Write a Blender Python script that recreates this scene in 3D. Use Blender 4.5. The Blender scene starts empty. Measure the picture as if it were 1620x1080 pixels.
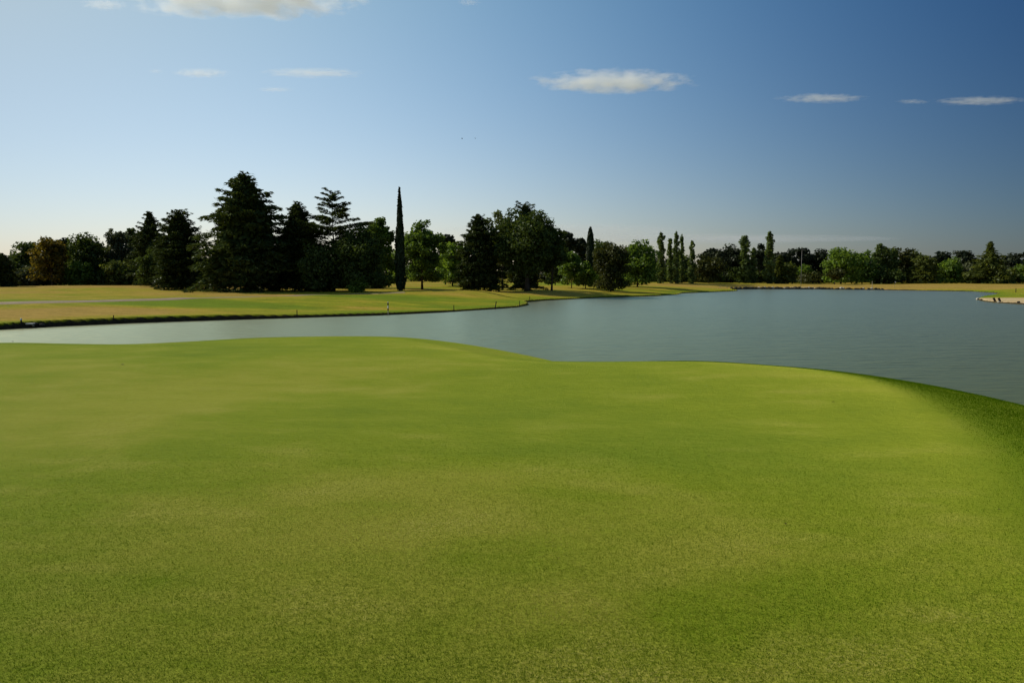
import bpy, math
import numpy as np
from mathutils import Vector, Matrix

C = bpy.context.scene
R = math.radians

# ------------------------------------------------------------------ camera, sky, sun, exposure
EYE = 5.0                      # metres above the water of the lake
FPX = 1260.0                   # 28 mm lens on a 1620 pixel wide frame
TILT = math.atan2(108.0, FPX)  # camera looks a little down

cam_d = bpy.data.cameras.new('camera')
cam_d.sensor_width = 36.0
cam_d.lens = 36.0 * FPX / 1620.0
cam_d.clip_start = 0.1
cam_d.clip_end = 40000.0
cam = bpy.data.objects.new('camera', cam_d)
C.collection.objects.link(cam)
cam.location = (0, 0, EYE)
cam.rotation_euler = (math.pi / 2 - TILT, 0, 0)
C.camera = cam

SUN_EL, SUN_AZ = R(35.0), R(65.0)      # azimuth counted from the view direction to the left
sun_dir = Vector((-math.sin(SUN_AZ) * math.cos(SUN_EL), math.cos(SUN_AZ) * math.cos(SUN_EL), math.sin(SUN_EL)))
sun_d = bpy.data.lights.new('sun', 'SUN')
sun_d.energy = 4.2
sun_d.angle = R(0.5)
sun_d.color = (1.0, 0.93, 0.80)
sun = bpy.data.objects.new('sun', sun_d)
C.collection.objects.link(sun)
sun.rotation_euler = sun_dir.to_track_quat('Z', 'Y').to_euler()
sun.location = (-200, 100, 200)

world = bpy.data.worlds.new('World')
C.world = world
world.use_nodes = True
wn, wl = world.node_tree.nodes, world.node_tree.links
wn.clear()
sky = wn.new('ShaderNodeTexSky')
sky.sky_type = 'NISHITA'
sky.sun_disc = False
sky.sun_elevation = SUN_EL
sky.sun_rotation = -SUN_AZ
sky.altitude = 0.0
sky.air_density = 1.0
sky.dust_density = 0.5
sky.ozone_density = 1.5
bg = wn.new('ShaderNodeBackground')
bg.inputs['Strength'].default_value = 0.075
wo = wn.new('ShaderNodeOutputWorld')
# the air of that evening: hazy and bright towards the sun on the left, clear and deep blue away from it
def wmath(op, a, b, clamp=False):
    n = wn.new('ShaderNodeMath'); n.operation = op; n.use_clamp = clamp
    for i, v in enumerate((a, b)):
        if isinstance(v, (int, float)): n.inputs[i].default_value = v
        elif v is not None: wl.new(v, n.inputs[i])
    return n.outputs[0]
w_tc = wn.new('ShaderNodeTexCoord')
w_sep = wn.new('ShaderNodeSeparateXYZ'); wl.new(w_tc.outputs['Generated'], w_sep.inputs[0])
w_x = wmath('MINIMUM', wmath('MAXIMUM', w_sep.outputs[0], -0.62), 0.62)
w_z = wmath('MINIMUM', wmath('MAXIMUM', w_sep.outputs[2], 0.0), 0.38)
w_xz = wmath('MULTIPLY', w_x, w_z); w_xx = wmath('MULTIPLY', w_x, w_x)
w_cmb = wn.new('ShaderNodeCombineXYZ')
for i, (k0, kx, kz, kxz, kxx) in enumerate(((0.288, -0.848, -0.205, -3.59, -2.829), (0.213, -0.766, 0.538, -1.378, -2.238), (0.309, -0.719, 0.145, 0.623, -1.756))):
    e = wmath('ADD', wmath('MULTIPLY', w_x, kx), k0)
    e = wmath('ADD', e, wmath('MULTIPLY', w_z, kz))
    e = wmath('ADD', e, wmath('MULTIPLY', w_xz, kxz))
    e = wmath('ADD', e, wmath('MULTIPLY', w_xx, kxx))
    wl.new(wmath('POWER', 2.718282, e), w_cmb.inputs[i])
w_mul = wn.new('ShaderNodeMix'); w_mul.data_type = 'RGBA'; w_mul.blend_type = 'MULTIPLY'; w_mul.inputs[0].default_value = 1.0
wl.new(sky.outputs[0], w_mul.inputs[6]); wl.new(w_cmb.outputs[0], w_mul.inputs[7])
wl.new(w_mul.outputs[2], bg.inputs['Color'])
wl.new(bg.outputs[0], wo.inputs['Surface'])

C.view_settings.view_transform = 'Standard'
C.view_settings.look = 'None'
C.view_settings.exposure = 0.0
C.view_settings.gamma = 1.0
C.cycles.volume_bounces = 8
C.cycles.max_bounces = 12
C.cycles.transparent_max_bounces = 16
C.cycles.volume_step_rate = 0.35
C.cycles.volume_max_steps = 256

# ------------------------------------------------------------------ helpers
F = np.array([0, math.cos(TILT), -math.sin(TILT)])
U = np.array([0, math.sin(TILT), math.cos(TILT)])

def ray(px, py):
    return np.array([(px - 810.0) / FPX, 0, 0]) + U * (-(py - 540.0) / FPX) + F

def at_z(px, py, z):
    d = ray(px, py)
    t = (z - EYE) / d[2]
    return np.array([0, 0, EYE]) + d * t

def at_depth(px, py, Y):
    d = ray(px, py)
    return np.array([0, 0, EYE]) + d * (Y / d[1])

def smooth(x, a, b):
    t = np.clip((x - a) / (b - a), 0, 1)
    return t * t * (3 - 2 * t)

def seg_dist(P, poly, closed):
    n = len(poly)
    best = np.full(len(P), 1e18)
    for i in range(n if closed else n - 1):
        a = np.array(poly[i], float); b = np.array(poly[(i + 1) % n], float)
        ab = b - a
        t = np.clip(((P - a) @ ab) / max(ab @ ab, 1e-12), 0, 1)
        q = P - a - t[:, None] * ab
        best = np.minimum(best, (q * q).sum(1))
    return np.sqrt(best)

def inside(P, poly):
    c = np.zeros(len(P), bool)
    n = len(poly)
    for i in range(n):
        x1, y1 = poly[i]; x2, y2 = poly[(i + 1) % n]
        if y1 == y2: continue
        k = (y1 > P[:, 1]) != (y2 > P[:, 1])
        c ^= k & (P[:, 0] < (x2 - x1) * (P[:, 1] - y1) / (y2 - y1) + x1)
    return c

def spline(pts, n=6):
    """Catmull-Rom through plan points, open."""
    p = [np.array(q, float) for q in pts]
    out = []
    for i in range(len(p) - 1):
        p0 = p[i - 1] if i else p[0]; p1 = p[i]; p2 = p[i + 1]; p3 = p[i + 2] if i + 2 < len(p) else p[-1]
        for k in range(n):
            t = k / n
            out.append(0.5 * ((2 * p1) + (p2 - p0) * t + (2 * p0 - 5 * p1 + 4 * p2 - p3) * t * t + (3 * p1 - p0 - 3 * p2 + p3) * t ** 3))
    out.append(p[-1])
    return [tuple(q) for q in out]

def vnoise(x, y, seed=0):
    """cheap smooth value noise for heights"""
    xi = np.floor(x).astype(np.int64); yi = np.floor(y).astype(np.int64)
    xf = x - xi; yf = y - yi
    def h(a, b):
        v = np.sin(a * 127.1 + b * 311.7 + seed * 74.7) * 43758.5453
        return v - np.floor(v)
    u = xf * xf * (3 - 2 * xf); v = yf * yf * (3 - 2 * yf)
    return (h(xi, yi) * (1 - u) + h(xi + 1, yi) * u) * (1 - v) + (h(xi, yi + 1) * (1 - u) + h(xi + 1, yi + 1) * u) * v

def mesh_np(name, V, faces, smooth_shade=False):
    """faces: int array (n,3) or (n,4), or list of lists"""
    me = bpy.data.meshes.new(name)
    V = np.asarray(V, np.float32)
    if isinstance(faces, np.ndarray):
        k = faces.shape[1]; nf = len(faces)
        me.vertices.add(len(V)); me.vertices.foreach_set('co', V.ravel())
        me.loops.add(nf * k); me.loops.foreach_set('vertex_index', faces.astype(np.int32).ravel())
        me.polygons.add(nf); me.polygons.foreach_set('loop_start', np.arange(0, nf * k, k, dtype=np.int32))
        me.update(calc_edges=True)
    else:
        me.from_pydata([tuple(map(float, v)) for v in V], [], faces)
        me.update()
    if smooth_shade:
        me.polygons.foreach_set('use_smooth', np.ones(len(me.polygons), bool))
    return me

def link(name, me, mat, parent=None, loc=None):
    o = bpy.data.objects.new(name, me)
    C.collection.objects.link(o)
    if mat is not None and me is not None:
        if len(me.materials) == 0: me.materials.append(mat)
    if parent is not None: o.parent = parent
    if loc is not None: o.location = loc
    return o

def tag(o, label=None, cat=None, group=None, kind=None):
    if label: o['label'] = label
    if cat: o['category'] = cat
    if group: o['group'] = group
    if kind: o['kind'] = kind
    return o

def empty(name, loc, rz=0.0):
    o = bpy.data.objects.new(name, None)
    C.collection.objects.link(o)
    o.location = loc; o.rotation_euler = (0, 0, rz); o.empty_display_size = 0.3
    return o

def fattr(me, name, vals):
    a = me.attributes.new(name, 'FLOAT', 'POINT')
    a.data.foreach_set('value', np.asarray(vals, np.float32))

class MB:
    """collects boxes, tubes and blobs into one mesh"""
    def __init__(s): s.v = []; s.f = []
    def add(s, v, f):
        b = len(s.v); s.v += [tuple(q) for q in v]; s.f += [[b + i for i in q] for q in f]
    def box(s, c, size, rot=None, bev=0.0):
        x, y, z = [q / 2 for q in size]
        b = min(bev, x * .9, y * .9, z * .9)
        if b <= 0:
            v = [(i * x, j * y, k * z) for k in (-1, 1) for i, j in ((-1, -1), (1, -1), (1, 1), (-1, 1))]
            f = [[3, 2, 1, 0], [4, 5, 6, 7], [0, 1, 5, 4], [1, 2, 6, 5], [2, 3, 7, 6], [3, 0, 4, 7]]
        else:
            def ring(xx, yy, zz): return [(-xx, -yy, zz), (xx, -yy, zz), (xx, yy, zz), (-xx, yy, zz)]
            v = ring(x - b, y - b, -z) + ring(x, y, -z + b) + ring(x, y, z - b) + ring(x - b, y - b, z)
            f = [[3, 2, 1, 0], [12, 13, 14, 15]]
            for q in range(3):
                for i in range(4):
                    j = (i + 1) % 4
                    f.append([q * 4 + i, q * 4 + j, q * 4 + 4 + j, q * 4 + 4 + i])
        out = []
        for p in v:
            p = Vector(p)
            if rot is not None: p = rot @ p
            out.append(p + Vector(c))
        s.add(out, f)
    def tube(s, pts, rad, n=8, cap=True):
        pts = [Vector(p) for p in pts]
        if not hasattr(rad, '__len__'): rad = [rad] * len(pts)
        rings = []
        for i, p in enumerate(pts):
            d = (pts[min(i + 1, len(pts) - 1)] - pts[max(i - 1, 0)]).normalized()
            a = d.cross(Vector((0, 0, 1)) if abs(d.z) < .9 else Vector((1, 0, 0))).normalized(); b = d.cross(a)
            rings.append([p + (a * math.cos(2 * math.pi * k / n) + b * math.sin(2 * math.pi * k / n)) * rad[i] for k in range(n)])
        v = [q for r in rings for q in r]; f = []
        for i in range(len(pts) - 1):
            for k in range(n):
                f.append([i * n + k, i * n + (k + 1) % n, (i + 1) * n + (k + 1) % n, (i + 1) * n + k])
        if cap:
            f.append(list(range(n))[::-1]); f.append([(len(pts) - 1) * n + k for k in range(n)])
        s.add(v, f)
    def build(s, name, mat, parent=None, loc=None, sm=False):
        return link(name, mesh_np(name, np.array(s.v), s.f, sm), mat, parent, loc)

# ------------------------------------------------------------------ materials
def new_mat(name):
    m = bpy.data.materials.new(name); m.use_nodes = True
    m.node_tree.nodes.clear()
    return m, m.node_tree.nodes, m.node_tree.links

def N(nodes, typ, **kw):
    n = nodes.new(typ)
    for k, v in kw.items():
        if k in n.inputs: n.inputs[k].default_value = v
        else: setattr(n, k, v)
    return n

def noise(nodes, links, vec, scale, detail=3, rough=0.55, stretch=None):
    if stretch is not None:
        mp = nodes.new('ShaderNodeMapping'); mp.inputs['Scale'].default_value = stretch
        links.new(vec, mp.inputs['Vector']); vec = mp.outputs[0]
    t = nodes.new('ShaderNodeTexNoise')
    t.inputs['Scale'].default_value = scale; t.inputs['Detail'].default_value = detail; t.inputs['Roughness'].default_value = rough
    links.new(vec, t.inputs['Vector'])
    return t.outputs['Fac']

def ramp(nodes, links, fac, stops):
    r = nodes.new('ShaderNodeValToRGB')
    e = r.color_ramp.elements
    while len(e) < len(stops): e.new(0.5)
    for el, (p, c) in zip(e, stops):
        el.position = p; el.color = (c[0], c[1], c[2], 1) if hasattr(c, '__len__') else (c, c, c, 1)
    links.new(fac, r.inputs[0])
    return r.outputs[0]

def math_(nodes, links, op, a, b=None, c=None, clamp=False):
    n = nodes.new('ShaderNodeMath'); n.operation = op; n.use_clamp = clamp
    for i, v in enumerate((a, b, c)):
        if v is None: continue
        if isinstance(v, (int, float)): n.inputs[i].default_value = v
        else: links.new(v, n.inputs[i])
    return n.outputs[0]

def mix(nodes, links, fac, a, b, blend='MIX'):
    n = nodes.new('ShaderNodeMix'); n.data_type = 'RGBA'; n.blend_type = blend
    for sock, v in ((n.inputs[0], fac), (n.inputs[6], a), (n.inputs[7], b)):
        if isinstance(v, (int, float)): sock.default_value = v
        elif isinstance(v, tuple): sock.default_value = (v[0], v[1], v[2], 1)
        else: links.new(v, sock)
    return n.outputs[2]

def attr(nodes, name):
    a = nodes.new('ShaderNodeAttribute'); a.attribute_name = name
    return a.outputs['Fac']

def objcoord(nodes):
    return nodes.new('ShaderNodeTexCoord').outputs['Object']

def finish(nodes, links, col, rough=0.9, spec=0.2, bump=None, bump_s=0.3, bump_d=0.02):
    p = nodes.new('ShaderNodeBsdfPrincipled')
    if isinstance(col, tuple): p.inputs['Base Color'].default_value = (col[0], col[1], col[2], 1)
    else: links.new(col, p.inputs['Base Color'])
    if isinstance(rough, (int, float)): p.inputs['Roughness'].default_value = rough
    else: links.new(rough, p.inputs['Roughness'])
    p.inputs['Specular IOR Level'].default_value = spec
    if bump is not None:
        b = nodes.new('ShaderNodeBump'); b.inputs['Strength'].default_value = bump_s; b.inputs['Distance'].default_value = bump_d
        links.new(bump, b.inputs['Height']); links.new(b.outputs[0], p.inputs['Normal'])
    o = nodes.new('ShaderNodeOutputMaterial'); links.new(p.outputs[0], o.inputs['Surface'])
    return p

def mat_plain(name, c1, c2, scale=6.0, rough=0.8, spec=0.25, bump=0.2, stretch=None):
    m, n, l = new_mat(name)
    oc = objcoord(n)
    f = noise(n, l, oc, scale, 5, 0.6, stretch)
    col = ramp(n, l, f, [(0.3, c1), (0.7, c2)])
    finish(n, l, col, rough, spec, f, bump, 0.02)
    return m

LEAF = {}
def mat_leaf(name, c1, c2, transl=0.3, transl_gain=1.5):
    if name in LEAF: return LEAF[name]
    m, n, l = new_mat(name)
    g = n.new('ShaderNodeNewGeometry')
    oc = objcoord(n)
    big = noise(n, l, oc, 0.45, 2)
    k = math_(n, l, 'ADD', math_(n, l, 'MULTIPLY', g.outputs['Random Per Island'], 0.6), math_(n, l, 'MULTIPLY', big, 0.5))
    col = ramp(n, l, k, [(0.2, c1), (0.85, c2)])
    d = n.new('ShaderNodeBsdfDiffuse'); l.new(col, d.inputs[0])
    t = n.new('ShaderNodeBsdfTranslucent')
    tc = mix(n, l, 1.0, col, (transl_gain * 1.05, transl_gain, transl_gain * 0.55), 'MULTIPLY')
    l.new(tc, t.inputs[0])
    gl = n.new('ShaderNodeBsdfGlossy'); gl.inputs['Roughness'].default_value = 0.45; gl.inputs[0].default_value = (.9, .95, .9, 1)
    ms = n.new('ShaderNodeMixShader'); ms.inputs[0].default_value = transl
    l.new(d.outputs[0], ms.inputs[1]); l.new(t.outputs[0], ms.inputs[2])
    m2 = n.new('ShaderNodeMixShader'); m2.inputs[0].default_value = 0.012
    l.new(ms.outputs[0], m2.inputs[1]); l.new(gl.outputs[0], m2.inputs[2])
    o = n.new('ShaderNodeOutputMaterial'); l.new(m2.outputs[0], o.inputs['Surface'])
    LEAF[name] = m
    return m

M_BARK = mat_plain('bark', (0.035, 0.026, 0.019), (0.09, 0.07, 0.055), 3.0, 0.95, 0.1, 0.6, (1, 1, 0.25))
M_BARK_PALE = mat_plain('pale_bark', (0.14, 0.12, 0.10), (0.30, 0.27, 0.23), 3.0, 0.9, 0.1, 0.4, (1, 1, 0.25))
M_DARKWOOD = mat_plain('dark_weathered_wood', (0.015, 0.012, 0.010), (0.045, 0.035, 0.03), 8.0, 0.9, 0.15, 0.4, (1, 1, 0.2))
M_PALEWOOD = mat_plain('pale_weathered_wood', (0.33, 0.28, 0.21), (0.5, 0.44, 0.35), 8.0, 0.85, 0.2, 0.3, (1, 1, 0.2))
M_WHITE = mat_plain('white_paint', (0.62, 0.61, 0.58), (0.8, 0.79, 0.76), 9.0, 0.55, 0.4, 0.05)
M_METAL = mat_plain('grey_galvanised_metal', (0.13, 0.115, 0.10), (0.2, 0.18, 0.16), 5.0, 0.5, 0.5, 0.05)
M_STONE = mat_plain('dark_stone', (0.014, 0.013, 0.011), (0.055, 0.05, 0.042), 2.2, 0.9, 0.2, 0.7)
M_STONE_PALE = mat_plain('pale_stone', (0.28, 0.26, 0.23), (0.5, 0.47, 0.42), 2.2, 0.9, 0.2, 0.6)
M_CONCRETE = mat_plain('concrete', (0.5, 0.47, 0.42), (0.66, 0.63, 0.57), 5.0, 0.85, 0.2, 0.3)
M_FEATHER = mat_plain('dark_feathers', (0.03, 0.03, 0.035), (0.07, 0.07, 0.075), 9.0, 0.8, 0.2, 0.1)
M_DEADLEAF = mat_plain('dry_leaf', (0.03, 0.018, 0.008), (0.09, 0.05, 0.02), 40.0, 0.8, 0.2, 0.2)

# ------------------------------------------------------------------ the lawn in front (putting green)
# plan of the rim behind which the lawn falls away to the water: (photo column, distance along view)
RIM = [(-420, 17.0), (-250, 23.5), (-120, 27.0), (0, 28.6), (100, 28.3), (200, 28.1), (300, 29.1), (400, 30.6), (500, 31.2), (600, 31.2),
       (650, 30.3), (700, 27.8), (750, 24.9), (800, 23.2), (860, 22.4), (950, 22.2), (1040, 22.3), (1120, 22.2), (1200, 21.4), (1300, 20.1),
       (1400, 18.0), (1500, 15.1), (1620, 12.6)]
rim_pts = [((px - 810.0) / FPX * Y, Y) for px, Y in RIM]
rim_line = spline(rim_pts, 5)
LAWN = rim_line + [(10.6, 10.5), (11.6, 6), (12.0, 0), (12.0, -12), (20, -60), (-80, -60), (-70, -15), (-48, 2)]
# edge of the closely mown green, the taller fringe lies outside it
mown = [at_z(px, py, 2.55)[:2] for px, py in [(-60, 545), (100, 547), (300, 543), (500, 535), (600, 535.5), (660, 541), (720, 552), (780, 564), (860, 572.5), (1000, 573.5), (1150, 575),
        (1260, 584), (1350, 600), (1420, 622), (1480, 655), (1530, 700), (1570, 760), (1600, 820), (1640, 890)]]
MOWN = spline(mown, 5) + [(5.6, 4.0), (5.9, 0), (6, -10), (8, -60), (-80, -60), (-70, -15), (-40, 10)]

def lawn_height(P, s=None):
    x, y = P[:, 0], P[:, 1]
    if s is None:
        s = seg_dist(P, LAWN, True) * np.where(inside(P, LAWN), -1, 1)
    z = np.full(len(P), 2.6)
    # soft undulation of the green
    for cx, cy, rx, ry, a in ((2.5, 13, 4.5, 3.5, -0.10), (6.0, 17.5, 4.5, 3.5, 0.10), (-5, 25, 6, 5, 0.08), (-3.0, 17.0, 6, 2.5, -0.10),
                              (-12, 20, 6, 4, 0.07), (-4, 9, 4, 3, 0.05), (4.5, 8, 3, 3, 0.03)):
        z += a * np.exp(-(((x - cx) / rx) ** 2 + ((y - cy) / ry) ** 2))
    z += 0.03 * (vnoise(x * .22, y * .22, 3) - .5)
    u = np.maximum(s + 2.2, 0)
    k = 0.042
    uc = 0.5 / k
    z -= np.where(u < uc, 0.5 * k * u * u, 0.5 * k * uc * uc + 0.5 * (u - uc))
    return np.maximum(z, -1.6)

def polar_axis():
    front = np.arange(-46, 46.01, 0.16)
    rest = np.arange(50, 311, 5.0)
    return np.radians(np.concatenate([front, rest]))          # 0 = +Y, growing to the right; closes on itself

def polar_mesh(az, rr):
    A, Rr = np.meshgrid(az, rr)
    x = (np.sin(A) * Rr).ravel(); y = (np.cos(A) * Rr).ravel()
    na, nr = len(az), len(rr)
    i = np.arange(nr - 1)[:, None] * na; j = np.arange(na)[None, :]; j2 = (j + 1) % na
    f = np.stack([i + j, i + j2, i + na + j2, i + na + j], -1).reshape(-1, 4)[:, ::-1]
    return np.stack([x, y], -1), f

LUSH_AND_FALLOFF = [  # greener (negative) and thinner, yellower (positive) areas of the green, the strongest at lower right painting lens darkening into the turf colour: photo place, half widths in metres, amount
    (1020, 670, 2.0, 2.2, -.16), (880, 600, 2.6, 2.6, -.10), (820, 640, 1.5, 2.0, -.08), (250, 600, 7, 4.5, .12), (600, 590, 4, 3, .06), (640, 800, 1.4, 1.2, .10), (1330, 650, 1.6, 2.4, .03),
    (1100, 585, 3, 2, .03), (560, 930, 1.0, .7, .08), (1080, 860, 1.2, .8, .09), (100, 850, 1.2, .8, -.08), (1250, 950, 1.2, .7, -.06), (1500, 900, 1.0, 1.2, -.05), (300, 1020, 1.2, .6, -.05), (830, 980, .8, .6, .05), (350, 720, 2, 1.5, -.05), (1300, 740, 4.5, 3.5, -.13), (1480, 980, 1.7, 1.3, -.12), (1100, 1040, 1.0, .5, -.06), (200, 700, 2.5, 1.0, .06), (500, 660, 3.5, 1.0, -.06), (150, 650, 3.5, 1.2, -.05), (950, 760, 1.3, .5, .06), (720, 900, .9, .35, -.07), (430, 860, 1.1, .4, .07), (1180, 900, .9, .4, .08), (680, 800, 2.6, 1.7, .18), (500, 790, 1.2, .7, -.06), (880, 830, 1.0, .5, -.05), (1400, 800, 1.3, .6, -.06), (300, 800, 1.6, .7, .06)]

def lush_falloff_at(P):
    lush_falloff = np.zeros(len(P))
    for px, py, rx, ry, a in LUSH_AND_FALLOFF:
        c = at_z(px, py, 2.55)
        lush_falloff += a * np.exp(-(((P[:, 0] - c[0]) / rx) ** 2 + ((P[:, 1] - c[1]) / ry) ** 2))
    return lush_falloff

def build_lawn():
    rr = np.concatenate([[0.02], np.geomspace(0.8, 48, 330)])
    P, f = polar_mesh(polar_axis(), rr)
    s = seg_dist(P, LAWN, True) * np.where(inside(P, LAWN), -1, 1)
    z = lawn_height(P, s)
    keep = z > -1.55
    f = f[keep[f].any(1)]
    me = mesh_np('putting_green', np.column_stack([P, z]), f, True)
    d = seg_dist(P, MOWN, True) * np.where(inside(P, MOWN), -1, 1)
    azm = np.arctan2(P[:, 0], P[:, 1])
    fattr(me, 'fringe', np.where(d > 0, np.minimum(d, .12 + 3 * smooth(azm, R(9), R(20))), d))
    fattr(me, 'shore', s)
    fattr(me, 'lush_falloff', lush_falloff_at(P))
    m, n, l = new_mat('mown_turf')
    oc = objcoord(n)
    broad = noise(n, l, oc, 0.16, 3, 0.55, (0.8, 1.2, 1))
    patch = noise(n, l, oc, 0.75, 4, 0.6, (0.8, 1.3, 1))
    mid = noise(n, l, oc, 6.0, 4, 0.65)
    tuft = noise(n, l, oc, 34.0, 3, 0.7)
    blade = noise(n, l, oc, 110.0, 2, 0.7)
    k = math_(n, l, 'ADD', math_(n, l, 'MULTIPLY', broad, 1.15), math_(n, l, 'MULTIPLY', patch, 0.75))
    k = math_(n, l, 'ADD', k, math_(n, l, 'MULTIPLY', mid, 0.22))
    k = math_(n, l, 'ADD', math_(n, l, 'SUBTRACT', k, 0.56), attr(n, 'lush_falloff'))
    turf = ramp(n, l, k, [(0.20, (0.044, 0.108, 0.002)), (0.47, (0.101, 0.154, 0.005)), (0.74, (0.190, 0.200, 0.024))])
    grain = math_(n, l, 'ADD', math_(n, l, 'MULTIPLY', tuft, 0.6), math_(n, l, 'MULTIPLY', blade, 0.4))
    gcol = ramp(n, l, grain, [(0.36, (0.35, 0.42, 0.25)), (0.5, (1, 1, 1)), (0.64, (1.55, 1.45, 1.9))])
    turf = mix(n, l, 0.75, turf, gcol, 'MULTIPLY')
    # straw coloured thatch where the grass is thin
    thin = math_(n, l, 'MULTIPLY', ramp(n, l, patch, [(0.52, 0.0), (0.72, 1.0)]), ramp(n, l, tuft, [(0.48, 0.0), (0.62, 1.0)]))
    turf = mix(n, l, math_(n, l, 'MULTIPLY', thin, 0.55), turf, (0.36, 0.30, 0.10))
    fr_a = math_(n, l, 'ADD', attr(n, 'fringe'), math_(n, l, 'MULTIPLY', math_(n, l, 'SUBTRACT', mid, 0.5), 1.0))
    fr = math_(n, l, 'SMOOTH_MIN', math_(n, l, 'MULTIPLY_ADD', fr_a, 1.1, 0.45), 1.0, 0.1, True)
    frc = ramp(n, l, math_(n, l, 'ADD', math_(n, l, 'MULTIPLY', mid, .5), math_(n, l, 'MULTIPLY', tuft, .5)),
               [(0.34, (0.044, 0.094, 0.001)), (0.5, (0.082, 0.150, 0.003)), (0.66, (0.14, 0.195, 0.008))])
    col = mix(n, l, fr, turf, frc)
    wet = ramp(n, l, math_(n, l, 'MULTIPLY_ADD', attr(n, 'shore'), 0.1, 0.0), [(0.42, 0.0), (0.5, 1.0)])
    col = mix(n, l, wet, col, (0.035, 0.028, 0.02))
    hgt = math_(n, l, 'ADD', math_(n, l, 'MULTIPLY', tuft, 1.0), math_(n, l, 'ADD', math_(n, l, 'MULTIPLY', blade, 0.5), math_(n, l, 'MULTIPLY', mid, 1.5)))
    p = finish(n, l, col, 0.85, 0.03, hgt, 0.5, 0.03)
    l.new(math_(n, l, 'MULTIPLY_ADD', fr, -0.38, 0.6), p.inputs['Sheen Weight']); p.inputs['Sheen Roughness'].default_value = 0.4; p.inputs['Sheen Tint'].default_value = (0.80, 0.83, 0.09, 1)
    return tag(link('putting_green', me, m), kind='structure')

# ------------------------------------------------------------------ the far side: lake outline and ground
far_px = [(-150, 531), (-60, 525.5), (0, 521.5), (35, 519.5), (100, 516), (200, 511.5), (300, 508), (400, 505), (500, 502), (600, 499), (700, 494.3), (780, 489.2),
          (818, 486.4), (834, 483.5), (837, 481.6), (830, 479.6), (834, 478.2), (860, 475.6), (950, 471.3), (1040, 468.4), (1072, 466), (1080, 464), (1120, 462.4),
          (1160, 460.8), (1168, 460.0), (1155, 458.8), (1160, 457.8), (1200, 457.4), (1290, 457.6), (1390, 458.6), (1450, 459.8), (1540, 461.2), (1572, 463.6),
          (1584, 465.2), (1570, 467.3), (1553, 470.3), (1543, 473.6), (1556, 477), (1576, 479), (1600, 480.6), (1640, 482.5), (1720, 487), (1850, 500)]
far_line = [tuple(at_z(px, py, 0)[:2]) for px, py in far_px]
LAKE = [(-230, 18), (-150, 36), (-90, 52)] + far_line + [(120, 62), (150, 0), (110, -60), (40, -75), (20, -62), (12.5, -12)] + rim_line[::-1] + [(-48, 2), (-72, -20), (-150, -30), (-240, -40)]
far_shore = [(-230, 18), (-150, 36), (-90, 52)] + far_line + [(120, 62), (150, 0), (110, -60)]

MOUNDS = [  # photo column, depth, half widths across and along, height
    (120, 178, 48, 22, 0.75), (690, 143, 13, 9, 0.75), (780, 150, 14, 9, 0.8), (560, 140, 9, 8, -0.25), (868, 168, 9, 9, 0.75), (930, 190, 14, 12, 0.2),
    (1010, 205, 18, 14, 0.35), (1120, 235, 22, 14, 0.35), (250, 112, 14, 8, 0.25), (60, 100, 16, 9, 0.2), (480, 118, 14, 7, 0.15), (740, 215, 34, 16, 0.8), (1450, 330, 80, 25, 0.4), (1050, 268, 36, 22, 0.8)]
GREENS = [  # tint of the turf: photo place, half widths in metres, amount (positive = dry straw)
    (50, 497, 12, 7, .55), (150, 460, 60, 26, .35), (450, 492, 9, 4, .22), (745, 464, 15, 5, .55), (1110, 453, 15, 12, .35), (1480, 453, 70, 22, .6), (880, 464, 7, 6, .3),
    (150, 492, 9, 5, .3), (610, 489, 9, 4, .12), (230, 468, 30, 6, .2), (400, 471, 14, 4, .3), (690, 449, 20, 9, .5),
    (330, 482, 15, 7, -.6), (600, 473, 15, 8, -.5), (120, 483, 18, 3, -.35), (500, 467, 12, 5, -.35), (960, 449, 30, 16, -.4), (890, 447, 22, 15, -.4), (700, 478, 14, 6, -.15), (1050, 449, 20, 12, -.4), (560, 495, 12, 3, -.15)]

def far_height(P, s=None):
    x, y = P[:, 0], P[:, 1]
    if s is None:
        s = seg_dist(P, LAKE, True) * np.where(inside(P, LAKE), -1, 1)
    z = np.where(s < -0.5, -1.3, np.where(s < 0, -1.3 + 1.3 * (s + 0.5) / 0.5, 0))
    bank = 0.30 + 0.22 * smooth(-x, 5, 45) + 0.18 * (vnoise(x * .12, y * .12, 8) - .5)
    z = np.where(s >= 0, bank * smooth(s, 0, 0.35) + 0.85 * smooth(s, -4, 34), z)
    w = smooth(s, 0.5, 10)
    for px, Y, rx, ry, a in MOUNDS:
        cx = (px - 810.0) / FPX * Y
        z += w * a * np.exp(-(((x - cx) / rx) ** 2 + ((y - Y) / ry) ** 2))
    z += w * (0.28 * (vnoise(x * .045, y * .06, 1) - .5) + 0.12 * (vnoise(x * .15, y * .2, 2) - .5))
    rear = (y < 40) & (np.hypot(x, y) < 400)
    z = np.where(rear & (s > 0), np.maximum(z, 2.58 * smooth(s, 0, 6) - 0.02), z)
    return z

def zg(x, y):
    return float(far_height(np.array([[x, y]], float))[0])

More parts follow.
